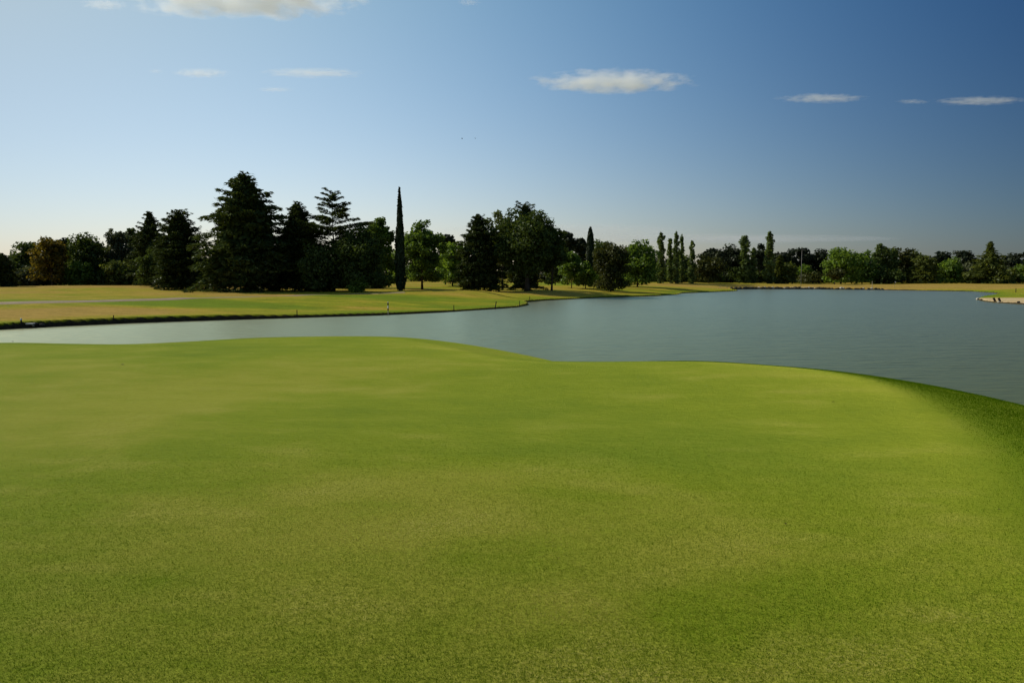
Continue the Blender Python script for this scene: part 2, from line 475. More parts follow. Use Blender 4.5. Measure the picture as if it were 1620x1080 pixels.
def build_ground():
    rr = np.concatenate([np.arange(44, 64, 2.0), np.arange(64, 150, 0.34), np.arange(150, 270, 0.5), np.geomspace(270, 450, 70), np.geomspace(465, 9000, 34)])
    P, f = polar_mesh(polar_axis(), rr)
    s = seg_dist(P, LAKE, True) * np.where(inside(P, LAKE), -1, 1)
    z = far_height(P, s)
    me = mesh_np('ground', np.column_stack([P, z]), f, True)
    fattr(me, 'shore', s)
    dry = np.full(len(P), 0.56)
    for px, py, rx, ry, a in GREENS:
        c = at_z(px, py, 0.9)
        if c[1] > 330 or c[1] < 0: c = at_depth(px, py, 260)
        dry += 1.5 * a * np.exp(-(((P[:, 0] - c[0]) / rx) ** 2 + ((P[:, 1] - c[1]) / ry) ** 2))
    dry -= 0.55 * np.exp(-np.maximum(s, 0) / 4.0)
    fattr(me, 'dry', dry)
    def poly_sd(poly): return seg_dist(P, poly, True) * np.where(inside(P, poly), -1, 1)
    def on_ground(px, py, z): return tuple(at_z(px, py, z)[:2])
    beach = spline([on_ground(1155, 457.6, .15), on_ground(1168, 455.8, .35), on_ground(1200, 454.4, .55), on_ground(1240, 453.5, .7), on_ground(1282, 454.0, .6), on_ground(1298, 455.6, .4), on_ground(1292, 457.4, .15)], 4)
    spit = spline([on_ground(1545, 473.8, .1), on_ground(1558, 471.6, .3), on_ground(1590, 471.4, .4), on_ground(1640, 472.2, .45), on_ground(1700, 474, .45), on_ground(1700, 482, .3), on_ground(1640, 479.0, .3), on_ground(1600, 478.2, .3), on_ground(1570, 477.2, .25), on_ground(1552, 475.8, .15)], 4)
    fattr(me, 'sand', np.minimum(poly_sd(beach), poly_sd(spit)))

    m, n, l = new_mat('fairway_turf')
    oc = objcoord(n)
    broad = noise(n, l, oc, 0.06, 4, 0.6, (0.55, 1.5, 1))
    mid = noise(n, l, oc, 0.5, 4, 0.65, (0.5, 1.5, 1))
    fine = noise(n, l, oc, 4.0, 3, 0.7, (0.7, 1.2, 1))
    k = math_(n, l, 'ADD', attr(n, 'dry'), math_(n, l, 'MULTIPLY', math_(n, l, 'SUBTRACT', broad, .5), 1.9))
    k = math_(n, l, 'ADD', k, math_(n, l, 'MULTIPLY', math_(n, l, 'SUBTRACT', mid, .5), 1.0))
    col = ramp(n, l, k, [(0.02, (0.075, 0.150, 0.003)), (0.36, (0.185, 0.20, 0.008)), (0.66, (0.29, 0.205, 0.026)), (0.95, (0.31, 0.185, 0.05))])
    g = ramp(n, l, math_(n, l, 'ADD', math_(n, l, 'MULTIPLY', fine, .6), math_(n, l, 'MULTIPLY', mid, .4)), [(0.34, 0.45), (0.66, 1.4)])
    col = mix(n, l, 1.0, col, g, 'MULTIPLY')
    sandc = ramp(n, l, mid, [(0.3, (0.42, 0.30, 0.18)), (0.7, (0.54, 0.40, 0.26))])
    sa = math_(n, l, 'ADD', attr(n, 'sand'), math_(n, l, 'MULTIPLY', math_(n, l, 'SUBTRACT', mid, .5), 2.0))
    col = mix(n, l, ramp(n, l, math_(n, l, 'MULTIPLY_ADD', sa, -1.0, 0.5), [(0.3, 0.0), (0.6, 1.0)]), col, sandc)
    soil = ramp(n, l, fine, [(0.3, (0.018, 0.014, 0.010)), (0.7, (0.06, 0.045, 0.03))])
    e = math_(n, l, 'ADD', attr(n, 'shore'), math_(n, l, 'MULTIPLY', math_(n, l, 'SUBTRACT', mid, .5), 0.3))
    col = mix(n, l, ramp(n, l, e, [(0.24, 1.0), (0.34, 0.0)]), col, soil)
    p = finish(n, l, col, 0.92, 0.02, math_(n, l, 'ADD', fine, math_(n, l, 'MULTIPLY', mid, 2.0)), 0.4, 0.15)
    p.inputs['Sheen Weight'].default_value = 0.3; p.inputs['Sheen Roughness'].default_value = 0.4; p.inputs['Sheen Tint'].default_value = (0.85, 0.8, 0.12, 1)
    return tag(link('ground', me, m), kind='structure')

def build_water():
    me = mesh_np('water', [(-420, -120, 0), (420, -120, 0), (420, 420, 0), (-420, 420, 0)], [[0, 1, 2, 3]])
    m, n, l = new_mat('lake_water')
    oc = objcoord(n)
    w1 = noise(n, l, oc, 0.55, 2, 0.5, (0.7, 1.5, 1))
    w2 = noise(n, l, oc, 1.7, 3, 0.6, (0.5, 1.7, 1))
    w3 = noise(n, l, oc, 0.05, 2, 0.5)
    w4 = ramp(n, l, noise(n, l, oc, 0.8, 2, 0.5, (0.45, 1.6, 1)), [(0.50, 0.0), (0.82, 1.0)])
    h = math_(n, l, 'ADD', math_(n, l, 'MULTIPLY', w1, 1.0), math_(n, l, 'MULTIPLY', w2, 0.8))
    h = math_(n, l, 'ADD', h, math_(n, l, 'MULTIPLY', w4, 1.1))
    h = math_(n, l, 'MULTIPLY', h, math_(n, l, 'ADD', w3, 0.5))
    b = n.new('ShaderNodeBump'); b.inputs['Strength'].default_value = 1.0; b.inputs['Distance'].default_value = 0.085
    l.new(h, b.inputs['Height'])
    d = n.new('ShaderNodeBsdfDiffuse'); d.inputs[0].default_value = (0.095, 0.108, 0.020, 1)
    g = n.new('ShaderNodeBsdfGlossy'); g.inputs[0].default_value = (1.0, 0.98, 0.70, 1); g.inputs['Roughness'].default_value = 0.29
    l.new(b.outputs[0], g.inputs['Normal']); l.new(b.outputs[0], d.inputs['Normal'])
    f = n.new('ShaderNodeFresnel'); f.inputs['IOR'].default_value = 1.33
    ms = n.new('ShaderNodeMixShader'); l.new(f.outputs[0], ms.inputs[0]); l.new(d.outputs[0], ms.inputs[1]); l.new(g.outputs[0], ms.inputs[2])
    o = n.new('ShaderNodeOutputMaterial'); l.new(ms.outputs[0], o.inputs['Surface'])
    return tag(link('water', me, m), kind='structure')

def put(px, py):
    """first point of the far ground that the line of sight through a photo place meets"""
    Y = np.arange(62, 300, .1)
    d = ray(px, py); t = Y / d[1]
    P = np.column_stack([d[0] * t, Y]); zr = EYE + d[2] * t
    z = far_height(P)
    k = np.nonzero((zr <= z + .02) & (z > .08))[0]
    i = k[0] if len(k) else np.argmin(np.where(z > .08, np.abs(zr - z), 99))
    return Vector((P[i, 0], P[i, 1], z[i]))

def build_path():
    pts = [(-150, 483), (0, 479.5), (100, 477.3), (200, 474.8), (280, 472.4), (340, 470.8), (400, 469.4), (470, 467.4), (540, 465.6), (600, 464.2), (640, 462.4)]
    line = [tuple(put(px, py)[:2]) for px, py in pts]
    line = np.array(spline(line, 14))
    t = np.gradient(line, axis=0); t /= np.linalg.norm(t, axis=1)[:, None]
    nrm = np.stack([-t[:, 1], t[:, 0]], -1)
    cols = np.linspace(-1, 1, 9)
    wd = np.interp(line[:, 0], [-90, -60, -30, 0], [2.6, 2.1, 1.4, 1.2])
    P = (line[:, None, :] + nrm[:, None, :] * cols[None, :, None] * wd[:, None, None]).reshape(-1, 2)
    z = far_height(P) + 0.05
    z = z.reshape(len(line), 9); z[:, 0] -= .12; z[:, -1] -= .12
    i = np.arange(len(line) - 1)[:, None] * 9; j = np.arange(8)[None, :]
    f = np.stack([i + j, i + j + 1, i + 10 + j, i + 9 + j], -1).reshape(-1, 4)
    me = mesh_np('path', np.column_stack([P, z.ravel()]), f, True)
    m, n, l = new_mat('worn_gravel_path')
    oc = objcoord(n)
    a = noise(n, l, oc, 0.6, 4, 0.6); b = noise(n, l, oc, 12, 3, 0.6)
    col = ramp(n, l, math_(n, l, 'ADD', math_(n, l, 'MULTIPLY', a, .6), math_(n, l, 'MULTIPLY', b, .4)), [(0.3, (0.19, 0.145, 0.085)), (0.7, (0.28, 0.215, 0.13))])
    finish(n, l, col, 0.9, 0.2, b, 0.3, 0.02)
    return tag(link('path', me, m), kind='structure')

def blade_mesh(name, P, z, hgt, wid, rng, lean=.6):
    n = len(P)
    az = rng.uniform(0, 6.283, n); la = rng.uniform(0, 6.283, n); ln = rng.random(n) * lean * hgt
    c = np.column_stack([P, z])
    w = np.column_stack([np.cos(az), np.sin(az), np.zeros(n)]) * (wid / 2)[:, None]
    t = np.column_stack([np.cos(la) * ln, np.sin(la) * ln, hgt])
    V = np.stack([c - w - [0, 0, .003], c + w - [0, 0, .003], c + t], 1).reshape(-1, 3)
    return mesh_np(name, V, np.arange(n * 3).reshape(n, 3))

def mat_blades(name, stops, tr):
    m, n, l = new_mat(name)
    g = n.new('ShaderNodeNewGeometry'); oc = objcoord(n)
    pt = noise(n, l, oc, 0.8, 3, .6)
    k = math_(n, l, 'ADD', math_(n, l, 'MULTIPLY', g.outputs['Random Per Island'], .75), math_(n, l, 'ADD', math_(n, l, 'MULTIPLY', attr(n, 'lush_falloff'), 1.6), math_(n, l, 'MULTIPLY_ADD', pt, 1.6, -.74)))
    col = ramp(n, l, k, stops)
    d = n.new('ShaderNodeBsdfDiffuse'); l.new(col, d.inputs[0])
    t = n.new('ShaderNodeBsdfTranslucent'); l.new(mix(n, l, 1.0, col, (1.5, 1.45, .8), 'MULTIPLY'), t.inputs[0])
    ms = n.new('ShaderNodeMixShader'); ms.inputs[0].default_value = tr
    l.new(d.outputs[0], ms.inputs[1]); l.new(t.outputs[0], ms.inputs[2])
    o = n.new('ShaderNodeOutputMaterial'); l.new(ms.outputs[0], o.inputs['Surface'])
    return m

def build_grass():
    rng = np.random.default_rng(11)
    # close to the viewer the single blades of the turf can be told apart
    n = 620000
    a = rng.uniform(R(-40), R(40), n); r = 3.2 * (14.0 / 3.2) ** rng.random(n)
    P = np.column_stack([np.sin(a) * r, np.cos(a) * r])
    d = seg_dist(P, MOWN, True) * np.where(inside(P, MOWN), -1, 1)
    fade = 1 - smooth(r, 7.5, 13.5)
    keep = (d < .25) & (rng.random(n) < fade)
    P = P[keep]; m = len(P)
    h = rng.uniform(.006, .016, m); w = rng.uniform(.0025, .0055, m)
    me = blade_mesh('grass', P, lawn_height(P), h, w, rng, 1.6)
    fattr(me, 'lush_falloff', np.repeat(lush_falloff_at(P), 3))
    mt = mat_blades('turf_blades', [(0.1, (0.055, 0.116, 0.003)), (0.55, (0.106, 0.164, 0.006)), (0.82, (0.176, 0.200, 0.022)), (0.98, (0.29, 0.255, 0.08))], .3)
    tag(link('grass', me, mt), 'short mown grass blades of the green close to the viewer', kind='stuff')
    # the taller fringe round the rim
    n = 1000000
    a = rng.uniform(R(9), R(66), n); r = 4.5 + 20.5 * rng.random(n) ** .75
    P = np.column_stack([np.sin(a) * r, np.cos(a) * r])
    d = seg_dist(P, MOWN, True) * np.where(inside(P, MOWN), -1, 1)
    s = seg_dist(P, LAWN, True) * np.where(inside(P, LAWN), -1, 1)
    cl = vnoise(P[:, 0] * 5, P[:, 1] * 5, 5)
    keep = (d > .1 + .25 * (cl - .5)) & (s < 5.0) & (rng.random(n) < (.3 + .7 * smooth(d, 0, .9)) * smooth(a, R(9), R(15)) * (1 - smooth(a, R(44), R(66))) * (1 - smooth(s, .8, 5)))
    P = P[keep]; m = len(P)
    d = d[keep]
    h = rng.uniform(.010, .028, m) * (.35 + .65 * smooth(d, 0, 1.2)) * (.85 + .3 * cl[keep]); w = rng.uniform(.004, .010, m)
    me = blade_mesh('fringe_grass', P, lawn_height(P), h, w, rng, 1.0)
    mt = mat_blades('fringe_blades', [(0.1, (0.034, 0.085, 0.001)), (0.6, (0.080, 0.150, 0.003)), (0.95, (0.15, 0.20, 0.015))], .4)
    tag(link('fringe_grass', me, mt), 'taller deep green grass along the rim of the green', kind='stuff')

build_lawn()
build_grass()
build_ground()
build_water()
build_path()

# ------------------------------------------------------------------ trees
def unit(v): return v / np.maximum(np.linalg.norm(v, axis=1), 1e-9)[:, None]

def cards(c, nrm, along, a, b):
    """leaf diamonds: centres, normals, direction of the long axis, half lengths along and across"""
    nrm = unit(nrm)
    u = along - (along * nrm).sum(1)[:, None] * nrm
    u = unit(u + 1e-6)
    w = np.cross(nrm, u)
    a = np.broadcast_to(np.asarray(a, float), (len(c),))[:, None]; b = np.broadcast_to(np.asarray(b, float), (len(c),))[:, None]
    return np.stack([c - u * a, c + w * b + nrm * b * .25, c + u * a, c - w * b + nrm * b * .25], 1)     # n,4,3

def leaf_mesh(name, Q):
    Q = np.concatenate(Q) if isinstance(Q, list) else Q
    n = len(Q)
    return mesh_np(name, Q.reshape(-1, 3), np.arange(n * 4).reshape(n, 4))

def clump(rng, c, rad, n, size, flat=0.0):
    d = unit(rng.normal(size=(n, 3)))
    r = rng.random(n) ** 0.45
    p = np.asarray(c) + d * np.asarray(rad) * r[:, None]
    nr = d * 0.7 + rng.normal(size=(n, 3)) * 0.6 + np.array([0, 0, flat])
    s = size * rng.uniform(.6, 1.25, n)
    return cards(p, nr, rng.normal(size=(n, 3)), s, s * .62)

def crown_broad(rng, h, w, n, size, cb=0.15, K=46, rf=0.15, inner=0.5, squash=0.75, lobes=0.17, peak=0.0):
    """rounded crown made of many leaf clumps; returns cards and clump centres"""
    ch = h * (1 - cb) / 2; cz = h * (1 + cb) / 2
    ph = rng.uniform(0, 6.28, 4)
    out = []; cs = []
    d = unit(rng.normal(size=(K, 3)))
    rr = rng.uniform(inner, .9, K)
    for i in range(K):
        az = math.atan2(d[i, 1], d[i, 0])
        lob = 1 + lobes * (math.sin(2 * az + ph[0]) * .5 + math.sin(3 * az + ph[1]) * .4 + math.sin(4 * d[i, 2] * 2 + ph[2]) * .5)
        r0 = rf * w * rng.uniform(.65, 1.35)
        sx = max(w / 2 - r0 * .35, w * .1); sz = max(ch - r0 * squash * .7, ch * .2)
        tz = d[i, 2]
        if cb < .11 and i % 5 == 0:
            tz = rng.uniform(-1, -.85); d[i, :2] *= 1.0 / max(np.hypot(d[i, 0], d[i, 1]), .05); rr[i] = rng.uniform(.35, .9) ; d[i, 2] = tz
        narrow = 1 - peak * max(tz, 0)
        if tz < 0 and cb < .11 and i % 5: narrow *= (1 - tz * tz + .03) ** -.38
        zr = .97 if (cb < .11 and i % 5 == 0) else rr[i] * (0.85 + .15 * lob)
        c = np.array([d[i, 0] * sx * rr[i] * lob * narrow, d[i, 1] * sx * rr[i] * lob * narrow, cz + tz * sz * zr])
        m = max(int(n / K * (r0 / (rf * w)) ** 2), 8)
        out.append(clump(rng, c, (r0, r0, r0 * squash), m, size, 0.3)); cs.append(c)
    # inner fill so that the heart of the crown is closed
    m = n // 8
    dd = unit(rng.normal(size=(m, 3))); r = rng.random(m) ** .5 * .62
    p = dd * r[:, None] * np.array([w / 2, w / 2, ch]) + np.array([0, 0, cz])
    out.append(cards(p, rng.normal(size=(m, 3)), rng.normal(size=(m, 3)), size * 1.7, size * 1.1))
    return out, cs

def crown_conifer(rng, h, w, n, size, cb=0.04, prof=None, gap=0.055, droop=0.25, rise=0.25, flatn=1.6, irr=0.28, core=True, asym=None, bpt=7, spread=.24):
    """whorls of flat branch sprays around a straight stem"""
    if prof is None: prof = [(0, 1), (.3, .88), (.6, .58), (.85, .26), (1, .02)]
    pt = np.array([p[0] for p in prof]); pv = np.array([p[1] for p in prof])
    br = []
    t = cb
    while t < .985:
        L0 = np.interp(t, pt, pv) * w / 2
        nb = max(int(bpt * (0.6 + 0.5 * L0 / (w / 2)) + rng.integers(-1, 2)), 3)
        a0 = rng.uniform(0, 6.28)
        for k in range(nb):
            az = a0 + 6.283 * k / nb + rng.uniform(-.35, .35)
            L = L0 * rng.uniform(1 - irr, 1 + irr * .5)
            if asym is not None: L *= 1 + asym[0] * math.cos(az - asym[1]) * (1 - t)
            br.append((t * h + rng.uniform(-.4, .4) * gap * h, az, max(L, .02 * w), t))
        t += gap * rng.uniform(.75, 1.25) * (1 - .45 * t)
    wsum = sum(b[2] ** 1.5 for b in br)
    out = []
    for z0, az, L, t in br:
        m = max(int(n * L ** 1.5 / wsum), 10)
        s = rng.random(m) ** .62 * .92 + .08
        dirv = np.array([math.cos(az), math.sin(az), 0]); side = np.array([-math.sin(az), math.cos(az), 0])
        ris = rise * (0.3 + t) * 1.2; dr = droop * (1.25 - t)
        zz = z0 + L * (ris * s - dr * s * s)
        lat = rng.normal(size=m) * spread * L * np.sqrt(np.clip(s, .1, 1)) * (1.12 - s * .75)
        p = dirv * (L * s)[:, None] + side * lat[:, None]
        p[:, 2] += zz - np.abs(lat) * .18 - rng.random(m) ** 2 * .09 * L + rng.normal(size=m) * size * .25
        al = dirv + side * np.sign(lat)[:, None] * rng.uniform(.2, 1.1, m)[:, None]
        al[:, 2] += rng.normal(size=m) * .35 - .15
        nr = rng.normal(size=(m, 3)) * .75 + np.array([0, 0, flatn])
        sc = size * rng.uniform(.6, 1.3, m)
        out.append(cards(p, nr, al, sc * 1.35, sc * .5))
    if core:
        m = n // 5
        t = cb + (1 - cb) * rng.random(m) ** 1.35
        rr = np.interp(t, pt, pv) * w / 2 * .66 * np.sqrt(rng.random(m)); az = rng.uniform(0, 6.283, m)
        p = np.stack([np.cos(az) * rr, np.sin(az) * rr, t * h * .97], -1)
        out.append(cards(p, rng.normal(size=(m, 3)), rng.normal(size=(m, 3)), size * 1.8, size * 1.2))
    return out

def crown_column(rng, h, w, n, size, prof, bump=.14, loose=0.0, cb=0.02):
    pt = np.array([p[0] for p in prof]); pv = np.array([p[1] for p in prof])
    t = cb + (1 - cb) * rng.random(n) ** .9
    az = rng.uniform(0, 6.283, n)
    ph = rng.uniform(0, 6.28, 6)
    b = 1 + bump * (np.sin(3 * az + 9 * t + ph[0]) * .5 + np.sin(2 * az - 17 * t + ph[1]) * .5 + np.sin(31 * t + ph[2]) * .4 + np.sin(az * 5 + 47 * t + ph[3]) * .3)
    r = np.interp(t, pt, pv) * w / 2 * b * (1 - rng.random(n) ** 2.2 * .6) * (1 + loose * rng.normal(size=n) * .25)
    p = np.stack([np.cos(az) * r, np.sin(az) * r, t * h], -1)
    nr = np.stack([np.cos(az), np.sin(az), np.full(n, .25)], -1) + rng.normal(size=(n, 3)) * (.45 + loose * .4)
    al = np.stack([np.cos(az) * .35, np.sin(az) * .35, np.ones(n)], -1) + rng.normal(size=(n, 3)) * (.3 + loose * .5)
    s = size * rng.uniform(.6, 1.3, n)
    return [cards(p, nr, al, s * 1.3, s * .55)]

def trunk_mesh(rng, h, r, limbs=(), lean=0.0, top=None):
    mb = MB()
    top = top or h * .9
    pts = []; rad = []
    a = rng.uniform(0, 6.28)
    for i in range(8):
        t = i / 7
        wob = r * .5 * math.sin(t * 5 + a)
        pts.append((wob * math.cos(a) + lean * t * h, wob * math.sin(a), -0.3 + t * (top + .3)))
        rad.append(r * (1.35 if i == 0 else 1.0) * (1 - t * .86))
    mb.tube(pts, rad, 9)
    for c in limbs:
        z0 = min(max(c[2] * rng.uniform(.35, .7), h * .1), top * .9)
        t0 = z0 / top
        s = Vector((0, 0, z0)); e = Vector(c); m = (s + e) / 2 + Vector((0, 0, -(e - s).length * .08))
        rr = r * (1 - t0 * .86) * .5
        mb.tube([s, m, e], [rr, rr * .6, rr * .18], 6)
    return mesh_np('trunk', np.array(mb.v), mb.f, True)

COL = {  # leaf colours
    'conifer': ('dark_conifer_needles', (0.020, 0.034, 0.010), (0.058, 0.080, 0.022), .2),
    'cedar': ('cedar_needles', (0.026, 0.044, 0.012), (0.078, 0.105, 0.028), .22),
    'blackpine': ('black_pine_needles', (0.013, 0.020, 0.010), (0.035, 0.045, 0.020), .08),
    'dark': ('dark_broad_leaves', (0.028, 0.048, 0.009), (0.078, 0.110, 0.024), .3),
    'green': ('green_leaves', (0.055, 0.100, 0.014), (0.125, 0.195, 0.032), .42),
    'bright': ('bright_green_leaves', (0.075, 0.135, 0.014), (0.15, 0.225, 0.035), .45),
    'olive': ('olive_leaves', (0.052, 0.072, 0.014), (0.12, 0.145, 0.035), .36),
    'grey': ('greyish_gum_leaves', (0.045, 0.058, 0.028), (0.11, 0.125, 0.065), .25),
    'brown': ('bronze_leaves', (0.028, 0.034, 0.009), (0.066, 0.074, 0.018), .25),
    'autumn': ('autumn_leaves', (0.066, 0.066, 0.010), (0.165, 0.120, 0.020), .4),
    'poplar': ('poplar_leaves', (0.055, 0.088, 0.020), (0.125, 0.17, 0.05), .38),
    'cypress': ('cypress_foliage', (0.012, 0.022, 0.008), (0.032, 0.045, 0.016), .05),
}
def leafmat(k):
    nm, a, b, t = COL[k]
    return mat_leaf(nm, a, b, t)

TREE_N = [0]
def tree(kind, colour, name, px, wpx, top, Y, label, group=None, cat='tree', nscale=1.0, trunk_r=None, bark=None, **kw):
    TREE_N[0] += 1
    rng = np.random.default_rng(1000 + TREE_N[0] * 17)
    x = (px - 810.0) / FPX * Y
    z = zg(x, Y)
    h = at_depth(px, top, Y)[2] - z
    w = wpx / FPX * Y
    ppm = FPX * 1024 / 1620 / Y                        # render pixels per metre
    size = kw.pop('size', None) or max(1.25 / ppm, 0.16)
    area = h * w * ppm * ppm
    n = int(np.clip(area * 2.1 * nscale * (1.25 / (size * ppm)) ** 2, 900, 26000))
    limbs = []
    if kind == 'broad':
        Q, cs = crown_broad(rng, h, w, n, size, **kw)
        limbs = [cs[i] for i in rng.choice(len(cs), min(9, len(cs)), False)]
    elif kind == 'conifer':
        Q = crown_conifer(rng, h, w, n, size, **kw)
    elif kind == 'column' and colour == 'poplar':
        Q = []
        pt = np.array([p[0] for p in POPLAR]); pv = np.array([p[1] for p in POPLAR])
        K = 30; lean = rng.normal() * .02
        for i in range(K):
            t = .02 + .96 * (i + rng.random()) / K
            wr = np.interp(t, pt, pv) * w / 2
            az = rng.uniform(0, 6.283); ro = wr * rng.uniform(.1, .62)
            r0 = wr * rng.uniform(.42, .72) + .08
            c = (math.cos(az) * ro + lean * t * h, math.sin(az) * ro, min(t, .955) * h)
            Q.append(clump(rng, c, (r0, r0, h * rng.uniform(.045, .075)), max(int(n / K * (.4 + r0 / (w / 2))), 20), size, .2))
    elif kind == 'column':
        Q = crown_column(rng, h, w, n, size, **kw)
    Q = np.concatenate(Q); pts = Q.reshape(-1, 3)
    fz = h / np.percentile(pts[:, 2], 99.8)
    fx = w / max(np.percentile(pts[:, 0], 99.5) - np.percentile(pts[:, 0], .5), .1)
    fx = min(max(fx, .75), 1.45)
    Q = Q * np.array([fx, fx, fz]); limbs = [c * np.array([fx, fx, fz]) for c in limbs]
    root = empty(name, (x, Y, z))
    tag(root, label, cat, group)
    r = trunk_r or max(h * .014, w * .02, .1)
    link('trunk', trunk_mesh(rng, h, r, limbs), bark or M_BARK, root)
    link('crown', leaf_mesh('crown', Q), leafmat(colour), root)
    return root


SPIRE = [(0, .85), (.06, .98), (.25, 1), (.42, .92), (.55, .74), (.66, .62), (.76, .5), (.84, .40), (.9, .22), (.95, .09), (1, .01)]
BULLET = [(0, .7), (.1, .9), (.4, 1), (.7, .92), (.88, .68), (.96, .4), (1, .05)]
POPLAR = [(0, .7), (.15, 1), (.35, .95), (.5, .78), (.65, .8), (.78, .62), (.88, .66), (.95, .45), (1, .2)]

# --- left group
tree('broad', 'dark', 'dark_tree', -22, 60, 405, 195, 'dark rounded tree cut by the left edge of the photo', cb=.02)
tree('conifer', 'conifer', 'weeping_conifer', 8, 44, 401, 172, 'low dark weeping conifer at the far left with its shadow on the dry grass', gap=.08, droop=.6, prof=[(0, 1), (.4, .95), (.75, .7), (1, .1)])
tree('broad', 'dark', 'dark_tree', 31, 34, 396, 222, 'small dark tree top peeping up behind the weeping conifer at far left', cb=.05)
tree('broad', 'dark', 'leafy_tree', 50, 54, 383, 205, 'dark leafy tree with paler lower twigs left of the bronze autumn tree', cb=.03, rf=.17)
tree('broad', 'grey', 'leafy_bush', 47, 40, 420, 198, 'pale green bush in front of the dark tree left of the autumn tree', cb=.02, cat='bush')
tree('broad', 'blackpine', 'pine_tree', 103, 38, 377, 226, 'black pine showing in clumps behind the autumn tree', cb=.3, K=16, rf=.2, squash=.6)
tree('broad', 'autumn', 'autumn_tree', 84, 54, 376, 196, 'bronze and yellow autumn tree with a bare dark trunk below', cb=.07, K=60, rf=.13, trunk_r=.34, peak=.35)
tree('broad', 'dark', 'dark_tree', 138, 62, 369, 205, 'round dark green tree right of the autumn tree', cb=.03, rf=.17)
tree('broad', 'green', 'leafy_bush', 128, 46, 412, 198, 'dull green bush low in front of the round dark tree beside the autumn tree', cb=.02, cat='bush')
tree('broad', 'grey', 'gum_tree', 190, 46, 363, 212, 'airy grey green gum tree with open clumps against the sky', cb=.2, K=46, rf=.13, inner=.45, bark=M_BARK_PALE)
tree('broad', 'dark', 'dark_tree', 164, 34, 386, 214, 'dark tree filling the gap left of the grey gum tree', cb=.02)
tree('broad', 'dark', 'leafy_tree', 218, 34, 362, 222, 'dark clumped tree top between the gum tree and the spiky conifer', cb=.1, K=24)
tree('broad', 'olive', 'leafy_bush', 188, 44, 412, 200, 'olive bush at the foot of the grey gum tree', cb=.02, cat='bush')
tree('conifer', 'conifer', 'spiky_conifer', 242, 66, 336, 188, 'dark conifer with a spiky open top left of the broad black conifer', gap=.06, rise=.5, droop=.15, prof=[(0, .9), (.3, 1), (.55, .85), (.75, .5), (.9, .25), (1, .03)], irr=.4, nscale=1.4, bpt=8, spread=.3)
tree('broad', 'dark', 'leafy_bush', 243, 44, 392, 176, 'low dark bush in front of the spiky conifer', cb=.02, cat='bush')
tree('conifer', 'conifer', 'black_conifer', 288, 86, 333, 164, 'dense black conifer with a rounded cone standing left of the tallest cedar', gap=.045, rise=.6, droop=.35, prof=[(0, .86), (.25, 1), (.5, .86), (.7, .62), (.88, .4), (.97, .2), (1, .04)], nscale=1.9, bpt=9, spread=.3, cb=.05)
tree('conifer', 'cedar', 'cedar_tree', 392, 152, 278, 153, 'huge dark cedar, the tallest and broadest tree in the photo', gap=.05, droop=.36, rise=.3, nscale=2.3, bpt=9, spread=.24, size=.34, trunk_r=.55,
     prof=[(0, .78), (.06, .85), (.19, .97), (.3, 1), (.36, .84), (.46, .76), (.62, .66), (.73, .55), (.84, .36), (.9, .27), (.95, .17), (1, .04)], asym=(.12, math.pi), irr=.42, cb=.075)
tree('conifer', 'conifer', 'dense_conifer', 474, 98, 322, 158, 'dense dark conifer between the huge cedar and the open tiered cedar', gap=.05, rise=.35, droop=.3, prof=[(0, 1), (.3, .95), (.5, .82), (.7, .6), (.8, .42), (.92, .25), (1, .03)], nscale=1.8, bpt=9, spread=.3, cb=.06)
tree('conifer', 'cedar', 'tiered_cedar', 529, 110, 302, 156, 'open cedar with flat tiers of branches and sky showing through', gap=.075, droop=.2, rise=.32, bpt=7, core=False, irr=.38, flatn=2.4, trunk_r=.28, spread=.24, nscale=1.9,
     prof=[(0, .9), (.3, .85), (.5, .82), (.6, .9), (.68, .72), (.75, .42), (.85, .38), (.93, .26), (1, .05)], cb=.05)
tree('broad', 'dark', 'dark_tree', 566, 92, 358, 152, 'wide black flat topped tree right of the tiered cedar', cb=.06, rf=.16, K=60, nscale=1.3)
tree('broad', 'dark', 'dark_tree', 505, 70, 385, 151, 'low black tree under the tiered cedar', cb=.05, rf=.17, nscale=1.2)
tree('broad', 'bright', 'leafy_bush', 566, 30, 437, 147, 'small sunlit green bush under the wide black tree', cb=.02, cat='bush')
tree('broad', 'green', 'leafy_tree', 602, 60, 345, 186, 'loose green tree catching light just left of the tall spire cypress', cb=.05, K=70, rf=.1, peak=.3, nscale=1.2)
tree('column', 'cypress', 'spire_cypress', 634, 16, 297, 152, 'tall needle thin spire cypress alone against the sky', prof=SPIRE, bump=.2, trunk_r=.35, nscale=3.0, size=.26)
tree('broad', 'green', 'leafy_tree', 668, 78, 350, 176, 'loose leafy green tree with a slim trunk just right of the spire cypress', cb=.1, K=80, rf=.1, peak=.4, nscale=1.2, trunk_r=.25)
tree('broad', 'blackpine', 'pine_tree', 705, 30, 371, 240, 'small dark pine clump standing behind the gap right of the loose green tree', cb=.35, K=12, rf=.22, squash=.5)
tree('broad', 'bright', 'leafy_tree', 716, 56, 384, 205, 'fresh green rounded tree left of the dark pointed conifer', cb=.03, K=36, rf=.17)
tree('conifer', 'conifer', 'pointed_conifer', 757, 82, 341, 168, 'dark pointed conifer left of the great round dark tree', gap=.06, rise=.4, droop=.3, prof=[(0, .9), (.2, 1), (.45, .9), (.65, .66), (.8, .42), (.9, .24), (1, .03)], irr=.36, cb=.07, nscale=1.7, bpt=8, spread=.28)
tree('broad', 'olive', 'gum_tree', 795, 62, 335, 185, 'airy olive topped gum arching up behind the pointed conifer', cb=.1, K=80, rf=.105, bark=M_BARK_PALE)
tree('broad', 'dark', 'round_tree', 833, 106, 334, 168, 'great round dark tree with a thick trunk left of the bench', cb=.13, K=80, rf=.12, nscale=1.25, trunk_r=.55, lobes=.15)
